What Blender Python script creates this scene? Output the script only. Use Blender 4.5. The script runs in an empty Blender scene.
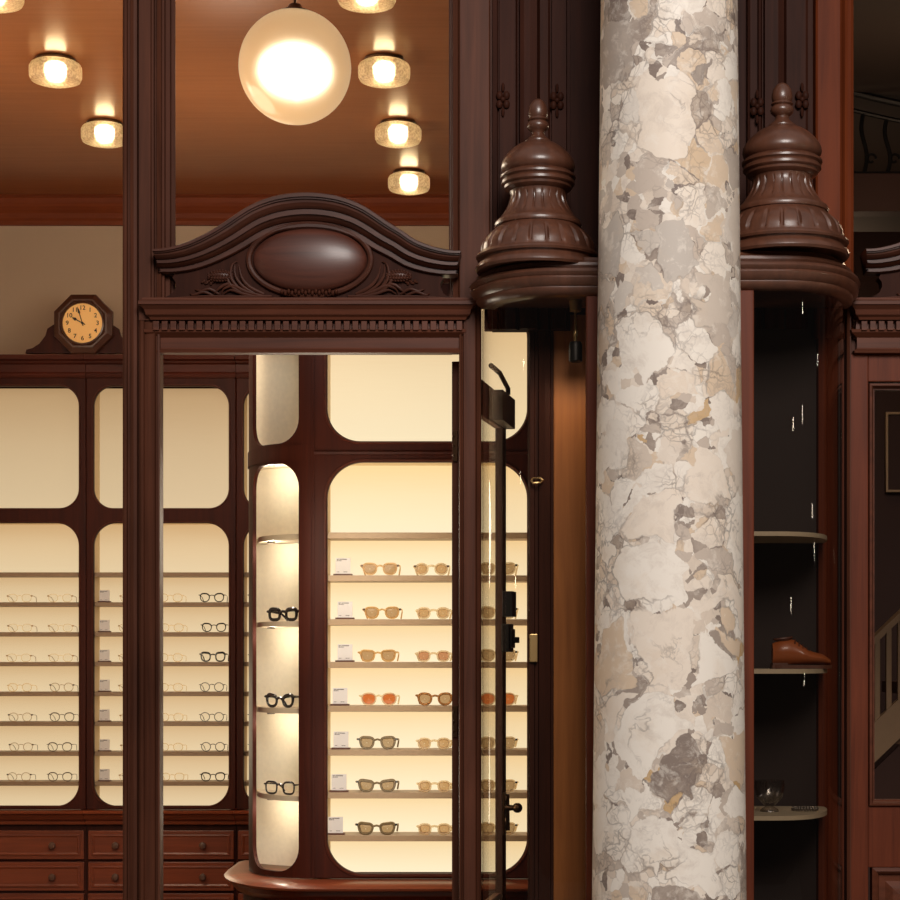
import bpy, bmesh, math, random
from mathutils import Vector, Matrix
random.seed(7)
R = math.radians
PI = math.pi
SC = bpy.context.scene
COL = SC.collection
F, CX, HY, EYE = 1850.0, 515.0, 655.0, 1.6      # focal length (px), vanishing point, eye height
def X(px, Y): return (px - CX) * Y / F
def Z(py, Y): return EYE + (HY - py) * Y / F

# ------------------------------------------------------------------ materials
def nt_new(name):
    m = bpy.data.materials.new(name); m.use_nodes = True
    nt = m.node_tree; nt.nodes.clear()
    out = nt.nodes.new('ShaderNodeOutputMaterial')
    return m, nt, out
def N(nt, t, **kw):
    n = nt.nodes.new(t)
    for k, v in kw.items():
        if k.startswith('i_'):
            n.inputs[k[2:].replace('_', ' ')].default_value = v
        else: setattr(n, k, v)
    return n
def L(nt, a, b): nt.links.new(a, b)
def ramp(nt, fac, stops, interp='LINEAR'):
    n = N(nt, 'ShaderNodeValToRGB'); cr = n.color_ramp; cr.interpolation = interp
    while len(cr.elements) < len(stops): cr.elements.new(0.5)
    for e, (p, c) in zip(cr.elements, stops):
        e.position = p; e.color = (c[0], c[1], c[2], 1)
    L(nt, fac, n.inputs[0]); return n.outputs[0]
def math_(nt, op, a, b=None, c=None, clamp=False):
    n = N(nt, 'ShaderNodeMath', operation=op, use_clamp=clamp)
    for i, v in enumerate((a, b, c)):
        if v is None: continue
        if isinstance(v, (int, float)): n.inputs[i].default_value = v
        else: L(nt, v, n.inputs[i])
    return n.outputs[0]
def mixc(nt, fac, a, b, blend='MIX'):
    n = N(nt, 'ShaderNodeMix', data_type='RGBA', blend_type=blend)
    for sock, v in ((n.inputs[0], fac), (n.inputs[6], a), (n.inputs[7], b)):
        if isinstance(v, (int, float)): sock.default_value = v
        elif isinstance(v, tuple): sock.default_value = (v[0], v[1], v[2], 1)
        else: L(nt, v, sock)
    return n.outputs[2]
def srgb(r, g, b):
    f = lambda c: (c / 255 / 12.92) if c / 255 <= .04045 else ((c / 255 + .055) / 1.055) ** 2.4
    return (f(r), f(g), f(b))

def wood(name, base, dark, rough=.32, coat=.35, axis='Z', spec=.5, grain=1.0):
    m, nt, out = nt_new(name)
    tc = N(nt, 'ShaderNodeTexCoord')
    mp = N(nt, 'ShaderNodeMapping')
    s = {'Z': (38, 38, 1.6), 'X': (1.6, 38, 38), 'Y': (38, 1.6, 38)}[axis]
    mp.inputs['Scale'].default_value = s
    L(nt, tc.outputs['Object'], mp.inputs[0])
    n1 = N(nt, 'ShaderNodeTexNoise'); n1.inputs['Scale'].default_value = 1.0; n1.inputs['Detail'].default_value = 6
    n1.inputs['Roughness'].default_value = .62; n1.inputs['Distortion'].default_value = .6
    L(nt, mp.outputs[0], n1.inputs['Vector'])
    n2 = N(nt, 'ShaderNodeTexNoise'); n2.inputs['Scale'].default_value = 2.3; n2.inputs['Detail'].default_value = 3
    L(nt, tc.outputs['Object'], n2.inputs['Vector'])
    f = math_(nt, 'ADD', math_(nt, 'MULTIPLY', n1.outputs[0], .7), math_(nt, 'MULTIPLY', n2.outputs[0], .4))
    lo = .55 - .22 / grain * .5 * grain
    c = ramp(nt, f, [(.32, dark), (.78, base)])
    b = N(nt, 'ShaderNodeBsdfPrincipled')
    L(nt, c, b.inputs['Base Color'])
    b.inputs['Roughness'].default_value = rough
    b.inputs['Coat Weight'].default_value = coat; b.inputs['Coat Roughness'].default_value = .22
    b.inputs['Specular IOR Level'].default_value = spec
    bp = N(nt, 'ShaderNodeBump'); bp.inputs['Strength'].default_value = .08; bp.inputs['Distance'].default_value = .002
    L(nt, n1.outputs[0], bp.inputs['Height']); L(nt, bp.outputs[0], b.inputs['Normal'])
    L(nt, b.outputs[0], out.inputs[0]); return m

def plain(name, col, rough=.5, metal=0, coat=0, noise=.08, nscale=60, emit=None, es=0):
    m, nt, out = nt_new(name)
    tc = N(nt, 'ShaderNodeTexCoord'); n = N(nt, 'ShaderNodeTexNoise'); n.inputs['Scale'].default_value = nscale
    L(nt, tc.outputs['Object'], n.inputs['Vector'])
    c = mixc(nt, n.outputs[0], tuple(max(0, v * (1 - noise)) for v in col), tuple(min(1, v * (1 + noise)) for v in col))
    b = N(nt, 'ShaderNodeBsdfPrincipled'); L(nt, c, b.inputs['Base Color'])
    b.inputs['Roughness'].default_value = rough; b.inputs['Metallic'].default_value = metal
    b.inputs['Coat Weight'].default_value = coat
    if emit: b.inputs['Emission Color'].default_value = (*emit, 1); b.inputs['Emission Strength'].default_value = es
    L(nt, b.outputs[0], out.inputs[0]); return m

def clear_glass(name, tint=(.97, .97, .96), f0=.045, streak=0.0):
    m, nt, out = nt_new(name)
    tr = N(nt, 'ShaderNodeBsdfTransparent'); tr.inputs[0].default_value = (*tint, 1)
    gl = N(nt, 'ShaderNodeBsdfGlossy'); gl.inputs['Roughness'].default_value = .015
    lw = N(nt, 'ShaderNodeLayerWeight'); lw.inputs[0].default_value = .5
    p = math_(nt, 'POWER', lw.outputs['Facing'], 4.0)
    fac = math_(nt, 'ADD', math_(nt, 'MULTIPLY', p, (1 - f0) if f0 else .12), f0, clamp=True)
    if streak:
        tc = N(nt, 'ShaderNodeTexCoord'); mp = N(nt, 'ShaderNodeMapping'); mp.inputs['Scale'].default_value = (26, 26, .35)
        n = N(nt, 'ShaderNodeTexNoise'); n.inputs['Scale'].default_value = 1; n.inputs['Detail'].default_value = 2
        L(nt, tc.outputs['Object'], mp.inputs[0]); L(nt, mp.outputs[0], n.inputs['Vector'])
        bp = N(nt, 'ShaderNodeBump'); bp.inputs['Strength'].default_value = streak; bp.inputs['Distance'].default_value = .004
        L(nt, n.outputs[0], bp.inputs['Height']); L(nt, bp.outputs[0], gl.inputs['Normal'])
    mx = N(nt, 'ShaderNodeMixShader'); L(nt, fac, mx.inputs[0]); L(nt, tr.outputs[0], mx.inputs[1]); L(nt, gl.outputs[0], mx.inputs[2])
    L(nt, mx.outputs[0], out.inputs[0]); return m

def tinted(name, tint, body, amt=.35, rough=.08):
    m, nt, out = nt_new(name)
    tr = N(nt, 'ShaderNodeBsdfTransparent'); tr.inputs[0].default_value = (*tint, 1)
    b = N(nt, 'ShaderNodeBsdfPrincipled'); b.inputs['Base Color'].default_value = (*body, 1); b.inputs['Roughness'].default_value = rough
    mx = N(nt, 'ShaderNodeMixShader'); mx.inputs[0].default_value = amt
    L(nt, tr.outputs[0], mx.inputs[1]); L(nt, b.outputs[0], mx.inputs[2]); L(nt, mx.outputs[0], out.inputs[0]); return m

def lightbox(name, top, bot, strength):
    """backlit panel: light falloff up each compartment (UV v) is painted into the emission"""
    m, nt, out = nt_new(name)
    uv = N(nt, 'ShaderNodeUVMap'); sp = N(nt, 'ShaderNodeSeparateXYZ'); L(nt, uv.outputs[0], sp.inputs[0])
    tc = N(nt, 'ShaderNodeTexCoord'); mp = N(nt, 'ShaderNodeMapping'); mp.inputs['Scale'].default_value = (6, 6, 240)
    n = N(nt, 'ShaderNodeTexNoise'); n.inputs['Scale'].default_value = 1; L(nt, tc.outputs['Object'], mp.inputs[0]); L(nt, mp.outputs[0], n.inputs['Vector'])
    v = math_(nt, 'ADD', sp.outputs[1], math_(nt, 'MULTIPLY', math_(nt, 'SUBTRACT', n.outputs[0], .5), .10))
    c = ramp(nt, v, [(0, bot), (.55, tuple(.45 * a + .55 * b for a, b in zip(top, bot))), (1, top)])  # vertical falloff of the backlight, painted as a colour ramp
    e = N(nt, 'ShaderNodeEmission'); L(nt, c, e.inputs[0]); e.inputs[1].default_value = strength
    d = N(nt, 'ShaderNodeBsdfDiffuse'); d.inputs[0].default_value = (.12, .10, .07, 1)
    a = N(nt, 'ShaderNodeAddShader'); L(nt, e.outputs[0], a.inputs[0]); L(nt, d.outputs[0], a.inputs[1])
    L(nt, a.outputs[0], out.inputs[0]); return m

def emitter(name, col, s):
    m, nt, out = nt_new(name)
    e = N(nt, 'ShaderNodeEmission'); e.inputs[0].default_value = (*col, 1); e.inputs[1].default_value = s
    L(nt, e.outputs[0], out.inputs[0]); return m

def marble():
    m, nt, out = nt_new('breccia_marble')
    tc = N(nt, 'ShaderNodeTexCoord'); co = tc.outputs['Object']
    sep = N(nt, 'ShaderNodeSeparateXYZ'); L(nt, co, sep.inputs[0])
    def noise(vec, scale, detail=3, rough=.55, col=False):
        n = N(nt, 'ShaderNodeTexNoise'); n.inputs['Scale'].default_value = scale; n.inputs['Detail'].default_value = detail
        n.inputs['Roughness'].default_value = rough; L(nt, vec, n.inputs['Vector'])
        return n.outputs[1] if col else n.outputs[0]
    def warp(vec, scale, amt, detail=3):
        c = noise(vec, scale, detail, col=True)
        s = N(nt, 'ShaderNodeVectorMath', operation='SUBTRACT'); L(nt, c, s.inputs[0]); s.inputs[1].default_value = (.5, .5, .5)
        k = N(nt, 'ShaderNodeVectorMath', operation='SCALE'); L(nt, s.outputs[0], k.inputs[0]); k.inputs['Scale'].default_value = amt
        a = N(nt, 'ShaderNodeVectorMath', operation='ADD'); L(nt, vec, a.inputs[0]); L(nt, k.outputs[0], a.inputs[1])
        return a.outputs[0]
    def vor(vec, scale, feature='F1', rnd=1.0):
        n = N(nt, 'ShaderNodeTexVoronoi', feature=feature); n.inputs['Scale'].default_value = scale
        n.inputs['Randomness'].default_value = rnd; L(nt, vec, n.inputs['Vector']); return n
    w1 = warp(warp(co, 5, .13), 20, .05)
    w2 = warp(warp(co, 10, .06), 36, .024)
    w3 = warp(co, 30, .03)
    def sepc(c):
        s = N(nt, 'ShaderNodeSeparateColor'); L(nt, c, s.inputs[0]); return s.outputs
    def cell(w, scale):
        a = vor(w, scale); e = vor(w, scale, 'DISTANCE_TO_EDGE')
        c = sepc(a.outputs['Color']); p = N(nt, 'ShaderNodeSeparateXYZ'); L(nt, a.outputs['Position'], p.inputs[0])
        return c[0], c[1], e.outputs['Distance'], p.outputs[2]
    r1, g1, e1, p1 = cell(w1, 6.6)
    r2, g2, e2, p2 = cell(w2, 13)
    r3, g3, e3, p3 = cell(w3, 34)
    def zmap(v, lo, hi):
        n = N(nt, 'ShaderNodeMapRange'); L(nt, v, n.inputs[0]); n.inputs[1].default_value = 3.25; n.inputs[2].default_value = 1.9
        n.inputs[3].default_value = lo; n.inputs[4].default_value = hi; return n.outputs[0]
    cream, ivory, pale = srgb(250, 240, 229), srgb(243, 228, 213), srgb(228, 211, 195)
    grey, dgrey, tan, ochre, lgrey = srgb(170, 154, 143), srgb(142, 126, 117), srgb(227, 203, 178), srgb(208, 172, 126), srgb(206, 190, 177)
    hi_st = [(0, cream), (.14, grey), (.34, ivory), (.42, dgrey), (.56, tan), (.63, pale), (.72, grey), (.90, lgrey)]
    lo_st = [(0, cream), (.28, ivory), (.46, cream), (.60, dgrey), (.70, cream), (.84, grey), (.90, tan), (.95, ivory)]
    cA = mixc(nt, zmap(p1, 0, 1), ramp(nt, r1, hi_st, 'CONSTANT'), ramp(nt, r1, lo_st, 'CONSTANT'))
    cB_hi = ramp(nt, r2, [(0, cream), (.16, grey), (.34, tan), (.44, lgrey), (.58, ivory), (.70, dgrey), (.80, tan), (.90, cream)], 'CONSTANT')
    cB_lo = ramp(nt, r2, [(0, cream), (.25, ivory), (.44, lgrey), (.52, cream), (.70, pale), (.80, tan), (.86, ochre), (.90, grey), (.95, cream)], 'CONSTANT')
    cB = mixc(nt, zmap(p2, 0, 1), cB_hi, cB_lo)
    cC = ramp(nt, r3, [(0, lgrey), (.14, ivory), (.38, pale), (.50, grey), (.60, cream), (.84, tan), (.93, dgrey)], 'CONSTANT')
    keep2 = math_(nt, 'MULTIPLY', math_(nt, 'GREATER_THAN', e2, .03), math_(nt, 'LESS_THAN', g2, .74))
    col = mixc(nt, keep2, cC, cB)
    dist1 = math_(nt, 'ADD', e1, math_(nt, 'MULTIPLY', math_(nt, 'SUBTRACT', noise(w3, 13, 4), .5), .14))
    rim1 = N(nt, 'ShaderNodeMapRange'); L(nt, dist1, rim1.inputs[0]); rim1.inputs[1].default_value = .055; rim1.inputs[2].default_value = .066
    keep1 = math_(nt, 'MULTIPLY', rim1.outputs[0], math_(nt, 'LESS_THAN', g1, zmap(p1, .17, .64)))
    col = mixc(nt, keep1, col, cA)
    # clouds and stains inside the clasts
    mot = noise(w2, 8, 6, .65)
    col = mixc(nt, math_(nt, 'MULTIPLY', ramp(nt, mot, [(.52, (0, 0, 0)), (.72, (1, 1, 1))]), .42), col, tan)
    mot2 = noise(w1, 17, 6, .72)
    col = mixc(nt, math_(nt, 'MULTIPLY', ramp(nt, mot2, [(.50, (0, 0, 0)), (.66, (1, 1, 1))]), .42), col, lgrey)
    mot3 = noise(w2, 24, 5, .7)
    col = mixc(nt, math_(nt, 'MULTIPLY', ramp(nt, mot3, [(.54, (0, 0, 0)), (.64, (1, 1, 1))]), .40), col, cream)
    # veins around and between the clasts
    vmask = ramp(nt, noise(co, 8, 4), [(.44, (0, 0, 0)), (.60, (1, 1, 1))])
    v1 = ramp(nt, math_(nt, 'ABSOLUTE', math_(nt, 'SUBTRACT', dist1, .06)), [(0, (1, 1, 1)), (.020, (0, 0, 0))])
    v2 = ramp(nt, e2, [(0, (1, 1, 1)), (.05, (0, 0, 0))])
    v3 = ramp(nt, e3, [(0, (1, 1, 1)), (.07, (0, 0, 0))])
    crack = ramp(nt, math_(nt, 'ABSOLUTE', math_(nt, 'SUBTRACT', noise(w1, 4.5, 5, .6), .5)), [(0, (1, 1, 1)), (.012, (0, 0, 0))])
    vv = math_(nt, 'MAXIMUM', math_(nt, 'MULTIPLY', v1, .7), math_(nt, 'MULTIPLY', math_(nt, 'MAXIMUM', math_(nt, 'MULTIPLY', v2, .8), math_(nt, 'MULTIPLY', v3, .5)), math_(nt, 'SUBTRACT', 1.0, keep1)))
    vv = math_(nt, 'MULTIPLY', vv, math_(nt, 'ADD', math_(nt, 'MULTIPLY', vmask, .85), .06))
    vv = math_(nt, 'MAXIMUM', vv, math_(nt, 'MULTIPLY', crack, math_(nt, 'MULTIPLY', vmask, .45)))
    col = mixc(nt, vv, col, srgb(112, 98, 94))
    b = N(nt, 'ShaderNodeBsdfPrincipled'); L(nt, col, b.inputs['Base Color'])
    b.inputs['Roughness'].default_value = .48; b.inputs['Specular IOR Level'].default_value = .22
    L(nt, b.outputs[0], out.inputs[0]); return m

def drum_glass():
    m, nt, out = nt_new('bubbled_glass')
    tc = N(nt, 'ShaderNodeTexCoord')
    n = N(nt, 'ShaderNodeTexVoronoi'); n.inputs['Scale'].default_value = 150; L(nt, tc.outputs['Object'], n.inputs['Vector'])
    n2 = N(nt, 'ShaderNodeTexNoise'); n2.inputs['Scale'].default_value = 110; n2.inputs['Detail'].default_value = 3; L(nt, tc.outputs['Object'], n2.inputs['Vector'])
    tl = N(nt, 'ShaderNodeBsdfTranslucent'); L(nt, ramp(nt, n2.outputs[0], [(.35, (.26, .15, .06)), (.62, (.85, .66, .40))]), tl.inputs[0])
    rf = N(nt, 'ShaderNodeBsdfRefraction'); rf.inputs['IOR'].default_value = 1.08; rf.inputs['Roughness'].default_value = .38
    rf.inputs[0].default_value = (1, .88, .68, 1)
    tr = N(nt, 'ShaderNodeBsdfTransparent'); tr.inputs[0].default_value = (1, .86, .62, 1)
    gl = N(nt, 'ShaderNodeBsdfGlossy'); gl.inputs['Roughness'].default_value = .1
    bp = N(nt, 'ShaderNodeBump'); bp.inputs['Strength'].default_value = .8; bp.inputs['Distance'].default_value = .004
    L(nt, n.outputs['Distance'], bp.inputs['Height'])
    for s in (rf, gl): L(nt, bp.outputs[0], s.inputs['Normal'])
    m1 = N(nt, 'ShaderNodeMixShader'); m1.inputs[0].default_value = .45; L(nt, tl.outputs[0], m1.inputs[1]); L(nt, rf.outputs[0], m1.inputs[2])
    m2 = N(nt, 'ShaderNodeMixShader'); m2.inputs[0].default_value = .32; L(nt, m1.outputs[0], m2.inputs[1]); L(nt, tr.outputs[0], m2.inputs[2])
    m3 = N(nt, 'ShaderNodeMixShader'); m3.inputs[0].default_value = .06; L(nt, m2.outputs[0], m3.inputs[1]); L(nt, gl.outputs[0], m3.inputs[2])
    L(nt, m3.outputs[0], out.inputs[0]); return m

def globe_glass():
    m, nt, out = nt_new('opal_glass')
    tl = N(nt, 'ShaderNodeBsdfTranslucent'); tl.inputs[0].default_value = (.70, .50, .30, 1)
    rf = N(nt, 'ShaderNodeBsdfRefraction'); rf.inputs['IOR'].default_value = 1.12; rf.inputs['Roughness'].default_value = .8
    rf.inputs[0].default_value = (.95, .85, .70, 1)
    tc = N(nt, 'ShaderNodeTexCoord'); n = N(nt, 'ShaderNodeTexNoise'); n.inputs['Scale'].default_value = 14; L(nt, tc.outputs['Object'], n.inputs['Vector'])
    gl = N(nt, 'ShaderNodeBsdfGlossy'); gl.inputs['Roughness'].default_value = .06
    m1 = N(nt, 'ShaderNodeMixShader'); L(nt, math_(nt, 'MULTIPLY_ADD', n.outputs[0], .1, .45), m1.inputs[0]); L(nt, tl.outputs[0], m1.inputs[1]); L(nt, rf.outputs[0], m1.inputs[2])
    m2 = N(nt, 'ShaderNodeMixShader'); m2.inputs[0].default_value = .04; L(nt, m1.outputs[0], m2.inputs[1]); L(nt, gl.outputs[0], m2.inputs[2])
    L(nt, m2.outputs[0], out.inputs[0]); return m

M = {}
M['ext'] = wood('mahogany_outside', srgb(102, 58, 41), srgb(57, 30, 20), .5, .0, spec=.14)
M['extx'] = wood('mahogany_outside_level', srgb(114, 62, 42), srgb(64, 33, 22), .46, .0, 'X', spec=.22)
M['carv'] = wood('mahogany_carved', srgb(94, 51, 36), srgb(52, 27, 19), .36, .10, 'X', spec=.3)
M['dome'] = wood('mahogany_turned', srgb(108, 65, 46), srgb(68, 39, 27), .40, .5, spec=.6)
M['domex'] = wood('mahogany_boss', srgb(104, 56, 42), srgb(64, 33, 25), .42, .22, 'X', spec=.55)
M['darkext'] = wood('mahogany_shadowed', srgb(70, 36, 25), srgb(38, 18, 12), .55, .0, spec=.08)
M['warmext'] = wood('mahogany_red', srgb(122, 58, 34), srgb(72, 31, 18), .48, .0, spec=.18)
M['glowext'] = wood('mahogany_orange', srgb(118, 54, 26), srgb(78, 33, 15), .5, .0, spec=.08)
M['int'] = wood('mahogany_inside', srgb(74, 28, 14), srgb(40, 13, 7), .5, .0, spec=.15)
M['intc'] = wood('mahogany_inside_cornice', srgb(90, 36, 19), srgb(54, 19, 9), .45, .0, 'X', spec=.2)
M['intx'] = wood('mahogany_inside_level', srgb(142, 66, 34), srgb(90, 37, 18), .38, .2, 'X')
M['panelwood'] = wood('brown_panel_wood', srgb(184, 116, 62), srgb(138, 82, 42), .5, .0, spec=.2)
M['marble'] = marble()
M['glass'] = clear_glass('window_glass', (.98, .98, .97), .022)
M['vglass'] = clear_glass('curved_glass', (.93, .89, .83), .035, .22)
M['vglassd'] = clear_glass('curved_glass_dimmed', (.66, .62, .58), .03, .22)  # tint darkened to put shade into the vitrine behind it
M['glassd'] = clear_glass('dimmed_window_glass', (.86, .82, .78), .010)  # tint darkens the view into the right shop
M['doorglass'] = clear_glass('door_glass', (.93, .91, .86), .0)
M['box_back'] = lightbox('backlit_cream_far', srgb(228, 186, 132), srgb(250, 224, 180), .80)
M['box_top'] = lightbox('backlit_cream_far_upper', srgb(202, 164, 118), srgb(240, 214, 172), .76)
M['box_front'] = lightbox('backlit_cream_near', srgb(250, 212, 150), srgb(255, 238, 200), .98)
M['box_ftop'] = lightbox('backlit_cream_near_upper', srgb(226, 190, 138), srgb(255, 236, 196), .95)
M['cream'] = plain('cream_lining', srgb(238, 214, 172), .7)
M['creamwall'] = plain('cream_curved_back', srgb(244, 232, 204), .75)
M['shelf'] = plain('taupe_shelf', srgb(176, 146, 112), .45)
M['shelfback'] = plain('taupe_shelf_far', srgb(150, 122, 94), .45)
M['shelfcurve'] = plain('pale_shelf', srgb(196, 178, 150), .4)
M['ceil'] = wood('lacquered_ceiling', srgb(150, 92, 54), srgb(134, 80, 46), .22, .0, 'X', .5)
M['crown'] = wood('crown_moulding_wood', srgb(140, 68, 32), srgb(108, 46, 19), .5, .0, 'X', spec=.15)
M['wall'] = plain('olive_plaster', srgb(198, 176, 152), .85, noise=.04, nscale=6)
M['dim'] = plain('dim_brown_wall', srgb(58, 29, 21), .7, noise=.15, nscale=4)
M['black'] = plain('dimmed_backboard', srgb(32, 12, 6), .7)  # board coloured near black to keep the vitrine interior dim
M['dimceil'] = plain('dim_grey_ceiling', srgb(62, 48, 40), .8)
M['floorw'] = wood('oak_floor', srgb(120, 80, 48), srgb(82, 50, 28), .4, .2, 'Y')
M['pave'] = plain('grey_paving', srgb(120, 114, 108), .8, noise=.2, nscale=9)
M['brass'] = plain('brass', srgb(196, 166, 118), .35, .9)
M['bronze'] = plain('dark_bronze', srgb(92, 66, 46), .35, .9)
M['iron'] = plain('black_iron', srgb(30, 26, 25), .45, .6)
M['steel'] = plain('grey_metal', srgb(120, 112, 104), .35, .8)
M['knob'] = plain('wooden_knob', srgb(92, 62, 48), .3, coat=.5)
M['card'] = plain('card_paper', srgb(214, 206, 198), .8)
def printed_card():
    m, nt, out = nt_new('printed_card')
    tc = N(nt, 'ShaderNodeTexCoord'); sp = N(nt, 'ShaderNodeSeparateXYZ'); L(nt, tc.outputs['Object'], sp.inputs[0])
    tot = None
    for x0, x1, z, h in ((-.022, .014, .0565, .0014), (-.022, -.004, .0520, .0014), (-.022, -.010, .013, .0009), (.002, .016, .013, .0009)):
        a = math_(nt, 'MULTIPLY', math_(nt, 'MULTIPLY', math_(nt, 'GREATER_THAN', sp.outputs[0], x0), math_(nt, 'LESS_THAN', sp.outputs[0], x1)),
                  math_(nt, 'LESS_THAN', math_(nt, 'ABSOLUTE', math_(nt, 'SUBTRACT', sp.outputs[2], z)), h))
        tot = a if tot is None else math_(nt, 'MAXIMUM', tot, a)
    n = N(nt, 'ShaderNodeTexNoise'); n.inputs['Scale'].default_value = 420; L(nt, tc.outputs['Object'], n.inputs['Vector'])
    tot = math_(nt, 'MULTIPLY', tot, math_(nt, 'GREATER_THAN', n.outputs[0], .42))
    c = mixc(nt, tot, srgb(226, 218, 212), srgb(90, 82, 78))
    b = N(nt, 'ShaderNodeBsdfPrincipled'); L(nt, c, b.inputs['Base Color']); b.inputs['Roughness'].default_value = .8
    L(nt, b.outputs[0], out.inputs[0]); return m
M['card'] = printed_card()
M['carddim'] = plain('card_paper_shaded', srgb(170, 156, 140), .8)
M['ink'] = plain('black_ink', srgb(46, 38, 34), .7)
M['cardbase'] = plain('dark_wood_base', srgb(88, 48, 32), .5)
M['clockcase'] = wood('clock_case_wood', srgb(84, 44, 26), srgb(50, 25, 15), .3, .4)
M['dial'] = plain('aged_dial_glow', srgb(246, 196, 124), .6, noise=.06, nscale=12, emit=srgb(236, 170, 96), es=.18)  # faint emission added to brighten the dial, which is no lamp
M['bulb'] = emitter('lamp_bulb', (1, .84, .60), 17)
M['bulbg'] = emitter('globe_lamp_core', (1, .88, .70), 5.2)
M['drum'] = drum_glass(); M['opal'] = globe_glass()
M['leather'] = plain('tan_leather', srgb(158, 84, 42), .4, coat=.2)
M['crystal'] = clear_glass('bowl_glass', (.9, .88, .86), .10)
# spectacle frames and lenses
M['f_black'] = plain('black_acetate', (.012, .009, .009), .18, coat=.6)
M['f_honey'] = tinted('honey_acetate', srgb(255, 232, 188), srgb(226, 184, 124), .45)
M['f_clear'] = tinted('crystal_acetate', srgb(255, 244, 222), srgb(240, 222, 190), .35)
M['f_olive'] = tinted('olive_grey_acetate', srgb(196, 174, 134), srgb(150, 132, 100), .55)
M['f_tort'] = plain('speckled_tortoise', srgb(178, 120, 66), .25, noise=.75, nscale=170)
M['f_gold'] = plain('gold_wire', srgb(176, 132, 78), .45, .3)
M['f_bronzewire'] = plain('dark_wire', srgb(76, 52, 36), .35, .5)
M['f_rimless'] = tinted('pale_clear_rim', srgb(255, 244, 224), srgb(255, 246, 230), .18)
M['l_clear'] = tinted('clear_lens', (.97, .96, .94), (.9, .88, .84), .02, .05)
M['l_brown'] = tinted('brown_lens', srgb(202, 174, 140), srgb(160, 126, 92), .38)
M['l_tan'] = tinted('tan_lens', srgb(212, 180, 140), srgb(184, 146, 104), .35)
M['l_pink'] = tinted('rosy_lens', srgb(216, 166, 130), srgb(186, 132, 100), .5)
M['l_orange'] = tinted('orange_lens', srgb(222, 140, 84), srgb(196, 96, 46), .5)
M['l_grey'] = tinted('grey_brown_lens', srgb(194, 168, 134), srgb(150, 128, 98), .4)

# ------------------------------------------------------------------ object helpers
OFF = {}
def thing(name, label, cat, loc=(0, 0, 0), group=None):
    o = bpy.data.objects.new(name, None); COL.objects.link(o); o.location = loc
    o.empty_display_size = .05
    o['label'] = label; o['category'] = cat
    if group: o['group'] = group
    OFF[o] = Vector(loc); return o
def struct_root(name, loc=(0, 0, 0)):
    o = bpy.data.objects.new(name, None); COL.objects.link(o); o.location = loc; o['kind'] = 'structure'; OFF[o] = Vector(loc); return o
def obj(name, bm, mat, parent=None, smooth=False, label=None):
    """link a bmesh (world coordinates) as one mesh object"""
    me = bpy.data.meshes.new(name)
    bmesh.ops.recalc_face_normals(bm, faces=bm.faces)
    off = OFF.get(parent, Vector((0, 0, 0)))
    if off.length: bmesh.ops.translate(bm, verts=bm.verts, vec=-off)
    bm.to_mesh(me); bm.free()
    for mm in (mat if isinstance(mat, (list, tuple)) else [mat]): me.materials.append(mm)
    if smooth:
        me.polygons.foreach_set('use_smooth', [True] * len(me.polygons))
        try: me.set_sharp_from_angle(angle=R(38))
        except Exception: pass
    o = bpy.data.objects.new(name, me); COL.objects.link(o)
    if parent is not None: o.parent = parent
    OFF[o] = off
    if label: o['label'] = label
    return o
def tag(o, label, cat, group=None):
    o['label'] = label; o['category'] = cat
    if group: o['group'] = group
    return o
def struct(o): o['kind'] = 'structure'; return o
def dup(root, loc, label, group=None, rotz=0):
    r = root.copy(); COL.objects.link(r); r.location = loc; r.rotation_euler = (0, 0, rotz); r['label'] = label
    if group: r['group'] = group
    for ch in list(root.children):
        c = ch.copy(); COL.objects.link(c); c.parent = r
        for g in list(ch.children):
            d = g.copy(); COL.objects.link(d); d.parent = c
    return r
def B(): return bmesh.new()
def box(bm, x0, x1, y0, y1, z0, z1, bev=0):
    vs = [bm.verts.new((x, y, z)) for x in (x0, x1) for y in (y0, y1) for z in (z0, z1)]
    fs = [(0, 1, 3, 2), (4, 6, 7, 5), (0, 4, 5, 1), (2, 3, 7, 6), (0, 2, 6, 4), (1, 5, 7, 3)]
    faces = [bm.faces.new([vs[i] for i in f]) for f in fs]
    if bev:
        es = list({e for f in faces for e in f.edges})
        bmesh.ops.bevel(bm, geom=es, offset=bev, segments=2, affect='EDGES', profile=.6)
    return bm
def boxo(*a, bev=.003): return box(B(), *a, bev=bev)
def rings(bm, rs, closed_u=True, cap=True, closed_v=False):
    """rs: list of vertex-position rings"""
    V = [[bm.verts.new(p) for p in r] for r in rs]
    n = len(V[0]); m = len(V)
    for i in range(m - 1 + (1 if closed_v else 0)):
        a, b = V[i], V[(i + 1) % m]
        for j in range(n if closed_u else n - 1):
            k = (j + 1) % n
            try: bm.faces.new((a[j], a[k], b[k], b[j]))
            except ValueError: pass
    if cap and not closed_v and closed_u:
        for r in (V[0], V[-1]):
            try: bm.faces.new(r)
            except ValueError: pass
    return bm
def prism_x(bm, prof, x0, x1):      # prof: (y, z)
    return rings(bm, [[(x0, y, z) for y, z in prof], [(x1, y, z) for y, z in prof]])
def prism_z(bm, plan, z0, z1):      # plan: (x, y)
    return rings(bm, [[(x, y, z0) for x, y in plan], [(x, y, z1) for x, y in plan]])
def prism_y(bm, poly, y0, y1):      # poly: (x, z)
    return rings(bm, [[(x, y0, z) for x, z in poly], [(x, y1, z) for x, z in poly]])
def lathe(bm, prof, cx, cy, segs=48, fl=None):   # prof: (r, z); fl(ang, z, r) -> r
    rs = []
    for r, z in prof:
        ring = []
        for i in range(segs):
            a = 2 * PI * i / segs
            rr = fl(a, z, r) if fl else r
            ring.append((cx + max(rr, .0004) * math.cos(a), cy + max(rr, .0004) * math.sin(a), z))
        rs.append(ring)
    return rings(bm, rs)
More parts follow.
